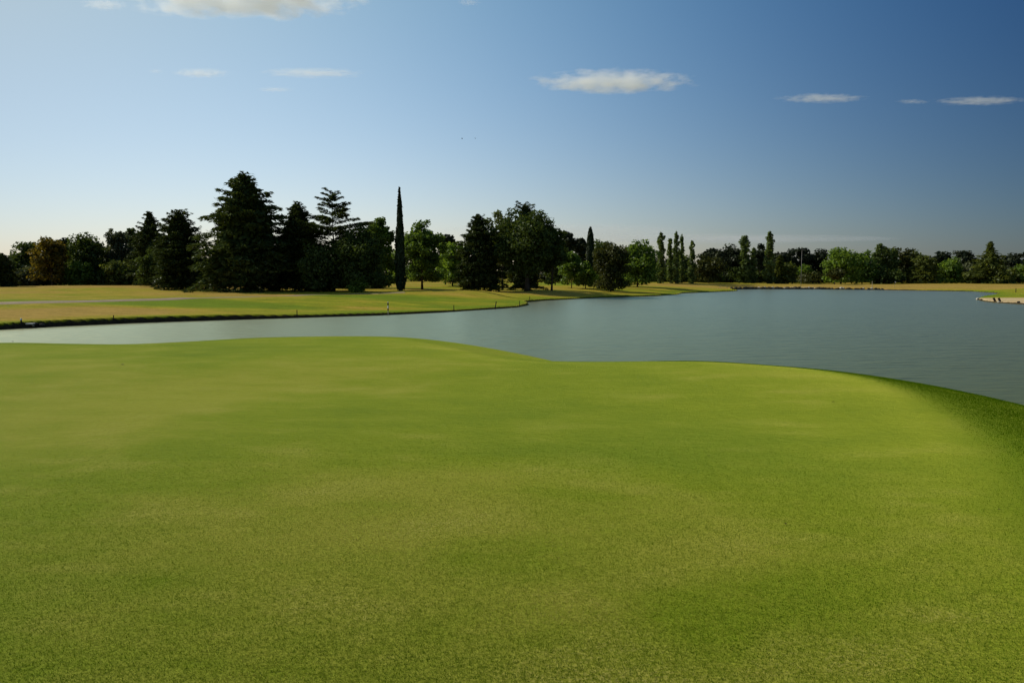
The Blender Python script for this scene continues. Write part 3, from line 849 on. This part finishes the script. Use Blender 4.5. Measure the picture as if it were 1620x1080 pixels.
tree('conifer', 'conifer', 'cedar_tree', 831, 62, 321, 172, 'cedar top rising as a tuft out of the great round dark tree', gap=.06, rise=.35, droop=.2, irr=.4, prof=[(0, 1), (.6, .95), (.8, .6), (.9, .46), (.95, .5), (1, .12)])
tree('broad', 'dark', 'drooping_tree', 873, 52, 362, 172, 'drooping dark tree at the right shoulder of the great round tree', cb=.2, K=40, rf=.13, trunk_r=.22)
tree('broad', 'blackpine', 'pine_tree', 898, 30, 366, 250, 'black flat topped pine in the gap right of the great round tree', cb=.4, K=14, rf=.22, squash=.55)
tree('broad', 'blackpine', 'pine_tree', 918, 28, 377, 255, 'black pine just left of the blunt topped cypress', cb=.2, K=16, rf=.2, squash=.55)
tree('broad', 'dark', 'dark_tree', 878, 40, 392, 232, 'dark tree low behind the right shoulder of the great round tree', cb=.02)
tree('broad', 'green', 'young_tree', 904, 44, 398, 196, 'young green tree on a thin stem left of the small round bright tree', cb=.08, K=34, rf=.15, peak=.3, trunk_r=.12)
tree('broad', 'bright', 'young_tree', 926, 32, 414, 194, 'small round bright green tree at the foot of the blunt cypress', cb=.08, K=24, rf=.2, trunk_r=.12)
tree('column', 'cypress', 'column_cypress', 933, 13, 359, 206, 'blunt topped column cypress right of the great round tree', prof=BULLET, bump=.06, nscale=3.0, size=.3)
tree('broad', 'brown', 'round_tree', 966, 56, 384, 186, 'dark olive brown round tree casting a shadow on the grass beside the lake', cb=.02, K=60, rf=.15, nscale=1.3)
tree('broad', 'dark', 'dark_tree', 953, 44, 380, 228, 'dark tree top behind the brownish round tree', cb=.05)
tree('broad', 'green', 'round_tree', 1008, 62, 380, 215, 'wide deep green round tree right of the brownish one', cb=.03, K=60, rf=.15)
# --- poplars and the trees of the middle
G_POP = 'slim poplars rising above the far trees'
tree('column', 'poplar', 'poplar_tree', 1043, 17, 368, 262, 'slim poplar, leftmost of the poplars', G_POP, prof=POPLAR, bump=.3, loose=.6, nscale=1.8)
tree('column', 'poplar', 'poplar_tree', 1060, 12, 378, 264, 'thin shorter poplar, second from left among the poplars', G_POP, prof=POPLAR, bump=.3, loose=.6, nscale=1.8)
tree('column', 'poplar', 'poplar_tree', 1069, 12, 367, 262, 'tall poplar right of the thin shorter one, leaning on its twin', G_POP, prof=POPLAR, bump=.3, loose=.6, nscale=1.8)
tree('column', 'poplar', 'poplar_tree', 1076, 11, 372, 266, 'poplar twin pressed against the right side of a slightly taller poplar', G_POP, prof=POPLAR, bump=.3, loose=.6, nscale=1.8)
tree('column', 'poplar', 'poplar_tree', 1093, 13, 381, 263, 'lone short poplar left of the bronze round tree', G_POP, prof=POPLAR, bump=.3, loose=.6, nscale=1.8)
tree('broad', 'brown', 'round_tree', 1120, 50, 403, 270, 'bronze brown round tree below the black pines in the middle distance', cb=.02)
tree('broad', 'dark', 'dark_tree', 1075, 50, 400, 292, 'dark tree behind the left group of poplars', cb=.02)
tree('broad', 'blackpine', 'pine_tree', 1122, 36, 393, 305, 'black rounded pine behind the bronze round tree', cb=.3, K=18, rf=.2, squash=.5)
tree('broad', 'blackpine', 'pine_tree', 1156, 58, 388, 292, 'broad black pine mass left of the two tall leafy poplars', cb=.02, K=40, rf=.17, squash=.6, nscale=1.2)
tree('column', 'poplar', 'poplar_tree', 1178, 20, 373, 284, 'leafy poplar left of the tallest poplar, right beside the broad black pine', G_POP, prof=POPLAR, bump=.35, loose=.7, nscale=1.8)
tree('column', 'poplar', 'poplar_tree', 1190, 14, 392, 286, 'short bushy poplar between two taller leafy poplars', G_POP, prof=POPLAR, bump=.35, loose=.7, nscale=1.8)
tree('column', 'poplar', 'poplar_tree', 1213, 19, 367, 284, 'tallest poplar, rightmost of the poplars by the sandy shore', G_POP, prof=POPLAR, bump=.35, loose=.7, nscale=1.8)
tree('broad', 'blackpine', 'pine_tree', 1201, 32, 386, 314, 'black pine showing between the leafy poplars', cb=.1, K=16, rf=.2, squash=.55)
tree('conifer', 'olive', 'conical_bush', 1232, 22, 404, 286, 'light olive cone shaped bush right of the tallest poplar', cat='bush', gap=.07, rise=.6)
tree('broad', 'olive', 'round_bush', 1246, 30, 415, 288, 'round olive bush beside the cone shaped one', cb=.02, cat='bush')
for px, w, t, lab in ((1228, 30, 399, 'black pine behind the cone shaped bush'), (1248, 36, 394, 'black pine left of the tall pale pole'), (1268, 34, 392, 'black pine directly behind the tall pale pole'), (1292, 40, 394, 'black pine between the tall pole and the willow')):
    tree('broad', 'blackpine', 'pine_tree', px, w, t, 318, lab, 'black pines behind the sandy shore', cb=.04, K=22, rf=.19, squash=.6)
tree('broad', 'brown', 'low_bush', 1284, 56, 428, 296, 'wide low bronze bush behind the right end of the sand', cb=.01, cat='bush', squash=.9)
tree('broad', 'bright', 'low_bush', 1271, 28, 418, 302, 'small yellow green bush behind the foot of the tall pole', cb=.01, cat='bush')
tree('broad', 'bright', 'willow_tree', 1329, 58, 392, 286, 'light green willow like tree behind the little bronze tree on the far shore', cb=.02, K=60, rf=.13, peak=.2)
tree('broad', 'brown', 'little_tree', 1319, 26, 424, 272, 'little bronze tree on a dark stem standing on the far shore', cb=.2, K=20, rf=.2, trunk_r=.16)
tree('broad', 'green', 'leafy_tree', 1362, 44, 397, 292, 'green tree between the willow and the grey poplar clump', cb=.02, K=50)
tree('column', 'poplar', 'grey_poplar', 1386, 25, 386, 296, 'tallest grey green poplar of the right hand clump, with a spiky top', 'grey poplars of the right hand clump', prof=POPLAR, bump=.3, loose=.8, nscale=1.8)
tree('column', 'poplar', 'grey_poplar', 1399, 23, 391, 298, 'middle grey poplar of the right hand clump', 'grey poplars of the right hand clump', prof=POPLAR, bump=.3, loose=.8, nscale=1.8)
tree('column', 'poplar', 'grey_poplar', 1411, 23, 393, 296, 'right grey poplar of the clump, beside the bronze dark tree', 'grey poplars of the right hand clump', prof=POPLAR, bump=.3, loose=.8, nscale=1.8)
tree('broad', 'brown', 'round_tree', 1425, 38, 392, 300, 'dark bronze round topped tree right of the grey poplars', cb=.02)
tree('broad', 'dark', 'dark_bush', 1403, 46, 424, 290, 'dark bush at the foot of the grey poplars', cb=.01, cat='bush')
tree('broad', 'olive', 'round_tree', 1442, 40, 397, 308, 'olive round tree behind the layered olive tree', cb=.02)
tree('conifer', 'olive', 'layered_tree', 1458, 54, 404, 290, 'olive tree with broad layered boughs low over the far shore', gap=.09, droop=.4, rise=.35, prof=[(0, .9), (.3, 1), (.6, .85), (.85, .6), (1, .2)], irr=.3)
tree('broad', 'blackpine', 'pine_tree', 1487, 40, 398, 321, 'dark pine behind the gap right of the layered olive tree', cb=.03, K=24, squash=.6)
tree('broad', 'bright', 'leafy_tree', 1502, 40, 407, 294, 'bright green tree on the right far shore', cb=.01, peak=.3)
tree('broad', 'blackpine', 'pine_tree', 1524, 42, 396, 308, 'dark peaked pine right of the bright green tree', cb=.02, K=28)
tree('broad', 'grey', 'round_tree', 1530, 34, 414, 296, 'grey green round tree in front of the dark peaked pine', cb=.01)
tree('conifer', 'olive', 'cedar_tree', 1562, 72, 383, 286, 'olive cedar with a thin pointed leader near the right edge', gap=.06, droop=.35, rise=.3, prof=[(0, 1), (.25, .95), (.5, .72), (.62, .52), (.7, .3), (.8, .17), (.92, .11), (1, .02)], irr=.3)
tree('broad', 'olive', 'round_bush', 1535, 26, 428, 286, 'olive bush at the left foot of the cedar with the thin leader', cb=.01, cat='bush')
tree('broad', 'blackpine', 'pine_tree', 1601, 42, 400, 308, 'black round pine at the right edge of the photo', cb=.03, K=30, squash=.6)
tree('broad', 'olive', 'round_bush', 1594, 36, 424, 294, 'olive bush in front of the black round pine at the right edge', cb=.01, cat='bush')
tree('broad', 'green', 'leafy_tree', 1625, 44, 412, 292, 'green tree cut off by the right edge of the photo', cb=.02)

def build_woodland():
    rng = np.random.default_rng(77)
    sky_px = np.array([-500, -60, 0, 150, 300, 500, 620, 700, 800, 900, 1000, 1100, 1240, 1400, 1500, 1620, 2100])
    sky_py = np.array([400, 404, 403, 390, 382, 385, 392, 388, 390, 390, 392, 402, 402, 402, 404, 408, 408])
    Q = []
    for k in range(210):
        px = rng.uniform(-480, 2080)
        Y = rng.uniform(345, 420)
        x = (px - 810) / FPX * Y
        top = np.interp(px, sky_px, sky_py) + rng.uniform(-2, 16)
        h = at_depth(px, top, Y)[2] - 1.0
        w = rng.uniform(9, 17)
        q, _ = crown_broad(rng, h, w, 520, .62, cb=.0, K=14, rf=.2, squash=.8)
        for c in q: c += np.array([x, Y, 1.0])
        Q += q
    return tag(link('woodland', leaf_mesh('woodland', Q), leafmat('blackpine')), 'far dark wood closing the view behind the lakeside trees', kind='stuff')
build_woodland()

def build_undergrowth():
    rng = np.random.default_rng(91)
    Q = []
    for (a, b, n, Ya, Yb, ha, hb) in ((-420, 470, 120, 200, 232, 5.5, 9.5), (930, 1170, 40, 284, 302, 4, 7), (1150, 2100, 130, 308, 332, 4, 8), (440, 600, 22, 184, 198, 3.5, 6)):
        for k in range(n):
            px = a + (b - a) * (k + rng.random()) / n; Y = rng.uniform(Ya, Yb)
            x = (px - 810) / FPX * Y; z = zg(x, Y)
            q, _ = crown_broad(rng, rng.uniform(ha, hb), rng.uniform(6, 10), 380, .5, cb=.0, K=12, rf=.2, squash=.8)
            for c in q: c += np.array([x, Y, z - .2])
            Q += q
    return tag(link('undergrowth', leaf_mesh('undergrowth', Q), leafmat('dark')), 'dark undergrowth filling the gaps behind the lakeside trees', kind='stuff')
build_undergrowth()

# ------------------------------------------------------------------ small things on the banks
def stake(px, py, hpx, label, rad=.045, white=False, lean=(0, 0)):
    p = put(px, py); h = hpx / FPX * p.y
    o = empty('marker_stake', p); tag(o, label, 'stake', 'stakes along the water edge')
    mb = MB(); top = h * (.78 if white else 1)
    mb.tube([(0, 0, -.2), (lean[0] * top, lean[1] * top, top)], [rad, rad * .92], 8); mb.build('post', M_DARKWOOD, o)
    mb = MB(); a = Vector((lean[0] * top, lean[1] * top, top))
    mb.tube([a, a + Vector((0, 0, h * (.22 if white else .05))), a + Vector((0, 0, h * (.22 if white else .05) + .03))], [rad * 1.12, rad * 1.12, rad * .5], 8)
    mb.build('cap', M_WHITE if white else M_DARKWOOD, o)
    return o
stake(34, 518, 11, 'dark stake with a white tip beside the pale slab on the left bank', .075, True)
stake(180, 509.6, 7, 'short thin stake on the left bank, second from the left', .05)
stake(470, 500.6, 8, 'short stake on the bank in front of the huge cedars', .05)
stake(718, 491.5, 8, 'short stake on the bank right of the striped post', .05)
stake(783, 487.3, 10, 'leaning short stake near the bend of the bank', .07, False, (.2, 0))
stake(822, 484.3, 8, 'short stake on the little point where the bank bends', .05)
stake(838, 476.6, 7, 'short stake just beyond the little point of the bank', .06)

def striped_post(px, py, hpx):
    p = put(px, py); h = hpx / FPX * p.y
    o = empty('striped_post', p); tag(o, 'black and white banded marker post standing on the left bank', 'post')
    z = -.15
    for i, (t, m) in enumerate(((.28, M_PALEWOOD), (.47, M_DARKWOOD), (.70, M_WHITE), (.93, M_DARKWOOD), (1.0, M_WHITE))):
        mb = MB(); mb.tube([(0, 0, z), (0, 0, t * h)], .075 if i else .05, 10); z = t * h
        mb.build('band' if i else 'foot', m, o)
striped_post(614, 497.5, 19)

def bench(px, py, Y, wpx, label, mat, back=False):
    x = (px - 810) / FPX * Y; z = zg(x, Y); w = wpx / FPX * Y
    o = empty('park_bench', (x, Y, z)); tag(o, label, 'bench')
    mb = MB()
    for k in range(3): mb.box((0, (k - 1) * .16, .46), (w, .145, .05), bev=.008)
    mb.build('seat', mat, o)
    for sx in (-1, 1):
        mb = MB(); mb.box((sx * w * .42, -.15, .21), (.09, .07, .44), bev=.01); mb.box((sx * w * .42, .15, .21), (.09, .07, .44), bev=.01); mb.box((sx * w * .42, 0, .40), (.085, .3, .06))
        mb.build('leg', mat, o)
    if back:
        mb = MB(); mb.box((0, .27, .72), (w, .04, .14), bev=.008); mb.box((0, .27, .90), (w, .04, .12), bev=.008)
        mb.box((-w * .4, .24, .6), (.07, .03, .7)); mb.box((w * .4, .24, .6), (.07, .03, .7)); mb.build('backrest', mat, o)
bench(853, 450, 180, 16, 'dark wooden bench on the grass right of the great round tree', M_DARKWOOD, True)
bench(1144, 444, 246, 13, 'pale bench in front of the broad black pine', M_PALEWOOD)

def lamp_pole():
    Y = 240; px = 1266; x = (px - 810) / FPX * Y; z = zg(x, Y)
    h = at_depth(px, 396, Y)[2] - z
    o = empty('lamp_pole', (x, Y, z)); tag(o, 'tall thin pale pole in front of the black pines behind the sand', 'pole')
    mb = MB(); mb.tube([(0, 0, -.3), (0, 0, h * .5), (0, 0, h)], [.08, .065, .05], 10); mb.build('pole', M_METAL, o, sm=True)
    mb = MB(); mb.tube([(0, 0, h), (.25, 0, h + .12), (.7, 0, h + .1)], .05, 8); mb.box((.85, 0, h + .07), (.5, .2, .1), bev=.03); mb.build('lamp_head', M_METAL, o)
lamp_pole()

def flagstick(px, Y, hpx, label, flag):
    x = (px - 810) / FPX * Y; z = zg(x, Y); h = hpx / FPX * Y
    o = empty('flagstick', (x, Y, z)); tag(o, label, 'flagstick')
    mb = MB(); mb.tube([(0, 0, -.2), (0, 0, h)], [.07 if not flag else .03, .06 if not flag else .025], 8); mb.build('pole', M_PALEWOOD if not flag else M_METAL, o)
    if flag:
        n = 7; v = []; f = []
        for i in range(n):
            t = i / (n - 1)
            for k in (0, 1):
                for s in (0, 1): v.append((t * .4, .05 * math.sin(t * 7) + s * .012, h - .02 - k * .3 - .06 * t))
        for i in range(n - 1):
            b = i * 4; c = b + 4
            f += [[b, c, c + 2, b + 2], [b + 1, b + 3, c + 3, c + 1], [b, b + 1, c + 1, c], [b + 2, c + 2, c + 3, b + 3]]
        f += [[0, 2, 3, 1], [len(v) - 4, len(v) - 3, len(v) - 1, len(v) - 2]]
        link('flag', mesh_np('flag', np.array(v), f, True), M_WHITE, o)
flagstick(1378.5, 240, 12, 'bare pale post at the wood edge below the grey poplars', False)
flagstick(1414, 238, 11, 'thin flagstick with a small white flag against the dark bush', True)
flagstick(1397, 236, 5, 'short pale marker peg on the far shore grass', False)

# stones edging the far shore
def stone_mesh(seed):
    rng = np.random.default_rng(seed)
    import bmesh
    bm = bmesh.new(); bmesh.ops.create_icosphere(bm, subdivisions=2, radius=.5)
    ax = rng.normal(size=(7, 3)); ax /= np.linalg.norm(ax, axis=1)[:, None]; lim = rng.uniform(.3, .46, 7)
    for v in bm.verts:
        p = np.array(v.co)
        for a, b in zip(ax, lim):
            e = p @ a
            if e > b: p -= a * (e - b) * .9
        v.co = p * np.array([1.15, .9, .72])
    me = bpy.data.meshes.new('boulder'); bm.to_mesh(me); bm.free()
    me.materials.append(M_STONE)
    return me
stones = [stone_mesh(i) for i in range(6)]
pale = [s.copy() for s in stones[:3]]
for s in pale: s.materials[0] = M_STONE_PALE
rng = np.random.default_rng(5)
def boulder(p, size, rz, me, label, group=None, name='boulder'):
    o = bpy.data.objects.new(name, me); C.collection.objects.link(o)
    o.location = p; o.scale = (size, size * rng.uniform(.8, 1.1), size * rng.uniform(.8, 1.05)); o.rotation_euler = (0, 0, rz)
    tag(o, label, 'rock', group)
    return o
px = 1158.0
shore_y = lambda p: np.interp(p, [1160, 1200, 1290, 1390, 1450], [457.8, 457.4, 457.6, 458.6, 459.8])
while px < 1398:
    q = at_z(px, shore_y(px), 0)
    big = 0.85 if px < 1300 else 0.7
    s = rng.uniform(.9, 1.7) * big
    q[1] += rng.uniform(-.15, .35)
    lab = 'dark boulder of the row edging the far sandy shore' if rng.random() > .14 else None
    if lab: boulder((q[0], q[1], .12 + s * .18), s, rng.uniform(0, 6), stones[rng.integers(6)], lab, 'dark boulders edging the far shore')
    else: boulder((q[0], q[1] + .5, .25 + s * .18), s * .9, rng.uniform(0, 6), pale[rng.integers(3)], 'pale boulder among the dark ones edging the far sandy shore', 'pale boulders edging the far shore')
    px += rng.uniform(2.2, 4.2) * (1 if px < 1310 else 1.5)
for pxx, pyy, s, lab, me in ((1552.5, 474.2, .55, 'small dark rock near the tip of the sandy spit', stones[0]), (1611.5, 478.6, .5, 'small dark rock at the water side of the sandy spit by the right edge', stones[1]),
                             (1546.5, 474.6, .8, 'pale flat rock at the very tip of the sandy spit', pale[0]), (1580, 478.0, .5, 'pale rock in the water edge below the two leaning posts', pale[1]),
                             (56, 517.8, .55, 'dark rock right of the pale slab on the left bank', stones[2]), (66, 517.0, .6, 'second dark rock further right of the pale slab on the left bank', stones[3])):
    p = put(pxx, pyy); boulder(p + Vector((0, 0, s * .1)), s, rng.uniform(0, 6), me, lab)
mb = MB(); mb.box((0, 0, 0), (.75, .5, .12), bev=.02); mb.box((0, .3, -.12), (.6, .3, .2), bev=.02)
tag(mb.build('drain_slab', M_CONCRETE, None, put(47.5, 515.6) + Vector((0, 0, .16))), 'pale concrete slab lying at the water edge on the left bank', 'slab')

for pxx, pyy, lab in ((1574.2, 476.0, 'left one of two leaning dark posts on the sandy spit'), (1582.2, 476.4, 'right one of two leaning dark posts on the sandy spit')):
    p = put(pxx, pyy); o = empty('leaning_post', p); tag(o, lab, 'post', 'leaning posts on the sandy spit')
    rot = Matrix.Rotation(R(-28), 3, 'Y')
    mb = MB(); mb.box(rot @ Vector((0, 0, .22)), (.27, .24, .62), rot, .03); mb.build('post', M_DARKWOOD, o)
    mb = MB(); mb.box(rot @ Vector((0, 0, .57)), (.30, .27, .09), rot, .02); mb.build('cap', M_BARK, o)
stake(1607, 462.5, 6, 'short brownish peg on the dry bank at the right edge of the photo', .09)

# two birds far off in the sky
def bird(px, py, Y, label, flap):
    p = at_depth(px, py, Y)
    pts = [(-.20, 0, 0), (-.13, 0, 0), (-.02, 0, 0), (.09, 0, .01), (.15, 0, .03), (.21, 0, .025)]
    mb = MB(); mb.tube(pts, [.012, .035, .06, .045, .03, .004], 8)
    for s in (-1, 1):
        v = []
        for t, c0, c1 in ((0, -.07, .06), (.5, -.08, .06), (1, -.06, -.02)):
            zz = flap * math.sin(t * 2.2) * .18
            for k in (0, 1): v += [(c0, s * (.03 + .36 * t), zz + .012 * k), (c1, s * (.03 + .36 * t), zz + .012 * k)]
        f = []
        for i in range(2):
            b = i * 4; c = b + 4
            f += [[b, b + 1, c + 1, c], [b + 2, c + 2, c + 3, b + 3], [b, c, c + 2, b + 2], [b + 1, b + 3, c + 3, c + 1]]
        f += [[8, 9, 11, 10]]
        mb.add(v, f)
    o = mb.build('flying_bird', M_FEATHER, None, tuple(p), sm=False); o.rotation_euler = (R(10), 0, R(35))
    tag(o, label, 'bird', 'birds flying in the sky')
bird(731, 219.5, 190, 'left one of two tiny dark birds high in the sky', .9)
bird(752, 219, 200, 'right one of two tiny dark birds high in the sky', .3)

# fallen leaves on the green
def lawn_point(px, py):
    q = at_z(px, py, 2.6)
    for _ in range(6): q = at_z(px, py, float(lawn_height(np.array([[q[0], q[1]]]))[0]))
    return Vector(q)
for i, (px, py, lab) in enumerate(((194, 577.5, 'dark fallen leaf alone on the far left of the green'), (1005, 712, 'dark dry leaf on the middle of the green, left one of a pair'), (1121, 722, 'dark dry leaf on the middle of the green, right one of a pair'),
                                   (1318, 636.5, 'dark dry leaf on the green close to the right fringe'), (1243, 830, 'dark dry leaf low on the right half of the green'), (1580, 807, 'small dark leaf by the fringe at the right edge'), (20, 541, 'dark leaf at the rim of the green in the far left'))):
    p = lawn_point(px, py); s = 2.4 / FPX * p.y
    v = []; f = []
    prof = [(-1, .02), (-.6, .38), (-.1, .55), (.4, .42), (.8, .16), (1, .02)]
    for t, w in prof:
        for k in (-1, 0, 1): v.append((t * s, k * w * s, .18 * s * (abs(k) * .8 + t * t)))
    nb = len(v); v += [(a, b, c + .05 * s) for a, b, c in v]
    for a in range(5):
        for k in (0, 1):
            q = a * 3 + k
            f += [[q, q + 3, q + 4, q + 1], [nb + q, nb + q + 1, nb + q + 4, nb + q + 3]]
    o = link('fallen_leaf', mesh_np('fallen_leaf', np.array(v), f, True), M_DEADLEAF, None, p + Vector((0, 0, .012)))
    o.rotation_euler = (.2, .1, i * 1.3)
    tag(o, lab, 'leaf', 'fallen leaves on the green')

# ------------------------------------------------------------------ clouds, thin bodies of vapour far away
def cloud_mat(name, dens, thr, scale):
    m, n, l = new_mat(name)
    tc = n.new('ShaderNodeTexCoord').outputs['Object']
    oi = n.new('ShaderNodeObjectInfo')
    cmb = n.new('ShaderNodeCombineXYZ')
    for i in range(3): l.new(math_(n, l, 'MULTIPLY', oi.outputs['Random'], 37.0 + 11 * i), cmb.inputs[i])
    ad = n.new('ShaderNodeVectorMath'); ad.operation = 'ADD'; l.new(tc, ad.inputs[0]); l.new(cmb.outputs[0], ad.inputs[1])
    a = noise(n, l, ad.outputs[0], scale, 9, .68, (3.0, 1.2, 1.35))
    ln = n.new('ShaderNodeVectorMath'); ln.operation = 'LENGTH'; l.new(tc, ln.inputs[0])
    fall = math_(n, l, 'SUBTRACT', 1.0, math_(n, l, 'POWER', ln.outputs['Value'], 2.0), clamp=True)
    d = math_(n, l, 'ADD', math_(n, l, 'MULTIPLY', fall, .42), math_(n, l, 'MULTIPLY', math_(n, l, 'SUBTRACT', a, thr), 1.25))
    d = math_(n, l, 'MULTIPLY', math_(n, l, 'MAXIMUM', d, 0.0), math_(n, l, 'MINIMUM', math_(n, l, 'MULTIPLY', fall, 4.0), 1.0))
    d = math_(n, l, 'MULTIPLY', d, dens)
    v = n.new('ShaderNodeVolumePrincipled')
    v.inputs['Color'].default_value = (0.94, 0.975, 1, 1); v.inputs['Anisotropy'].default_value = 0.35
    l.new(d, v.inputs['Density'])
    o = n.new('ShaderNodeOutputMaterial'); l.new(v.outputs[0], o.inputs['Volume'])
    return m
M_CLOUD = cloud_mat('cloud_vapour', .032, .64, 1.7)
M_WISP = cloud_mat('thin_cloud_vapour', .024, .64, 1.9)
M_VEIL = cloud_mat('veil_cloud_vapour', .0022, .5, 1.0)

def cloud(px, py, wpx, hpx, Y, mat, label, thick=.5, seed=0, tilt=0):
    import bmesh
    rng = np.random.default_rng(seed + 400)
    bm = bmesh.new(); bmesh.ops.create_icosphere(bm, subdivisions=4, radius=1.0)
    ph = rng.uniform(0, 6.28, 8)
    for v in bm.verts:
        p = v.co
        k = 1 + .10 * math.sin(5 * p.x + ph[0]) + .08 * math.sin(9 * p.x + 4 * p.z + ph[1]) + .06 * math.sin(14 * p.x + 6 * p.y + ph[2]) + .05 * math.sin(21 * p.x + ph[3])
        v.co = Vector((p.x, p.y * k, p.z * k * (1 if p.z > 0 else .7)))
    me = bpy.data.meshes.new('cloud'); bm.to_mesh(me); bm.free()
    c = at_depth(px, py, Y)
    o = link('cloud', me, mat, None, tuple(c))
    w = wpx / FPX * Y / 2; hh = hpx / FPX * Y / 2
    o.scale = (w, w * thick, hh)
    o.rotation_euler = (0, R(tilt), 0)
    return tag(o, label, 'cloud')
cloud(385, -4, 440, 74, 5200, M_CLOUD, 'long bright white cloud cut by the top edge of the photo', .4, 1, 0)
cloud(968, 130, 300, 40, 5200, M_CLOUD, 'compact white cloud alone in the middle of the blue sky', .4, 2, 0)
cloud(495, 116, 200, 12, 6000, M_WISP, 'thin bright streak of cloud above the tiered cedar', .35, 3)
cloud(318, 116, 110, 18, 6000, M_WISP, 'ragged faint wisp of cloud left of the thin bright streak', .35, 4)
cloud(246, 113, 30, 10, 6000, M_WISP, 'tiny faint wisp leftmost in the row of wisps', .35, 5)
cloud(435, 142, 74, 8, 6000, M_WISP, 'short thin streak of cloud just under the longer bright streak', .35, 6)
cloud(1300, 156, 170, 15, 6000, M_WISP, 'short pale streak of cloud in the right half of the sky', .35, 7)
cloud(1444, 161, 66, 9, 6000, M_WISP, 'small pale dash of cloud between two longer streaks on the right', .35, 8, 2)
cloud(1552, 160, 180, 13, 6000, M_WISP, 'faint long streak of cloud near the right edge', .35, 9)
cloud(742, 4, 44, 14, 6000, M_WISP, 'small faint wisp at the top edge right of the long bright cloud', .35, 10)
cloud(900, 366, 460, 26, 9000, M_VEIL, 'long pale veil of cloud low over the middle of the tree line', .3, 12)
cloud(1130, 378, 620, 16, 9000, M_VEIL, 'very thin pale veil of cloud low over the right half of the tree line', .3, 13)
cloud(165, 8, 90, 20, 6000, M_WISP, 'very faint wisp at the top edge left of the long bright cloud', .35, 11)
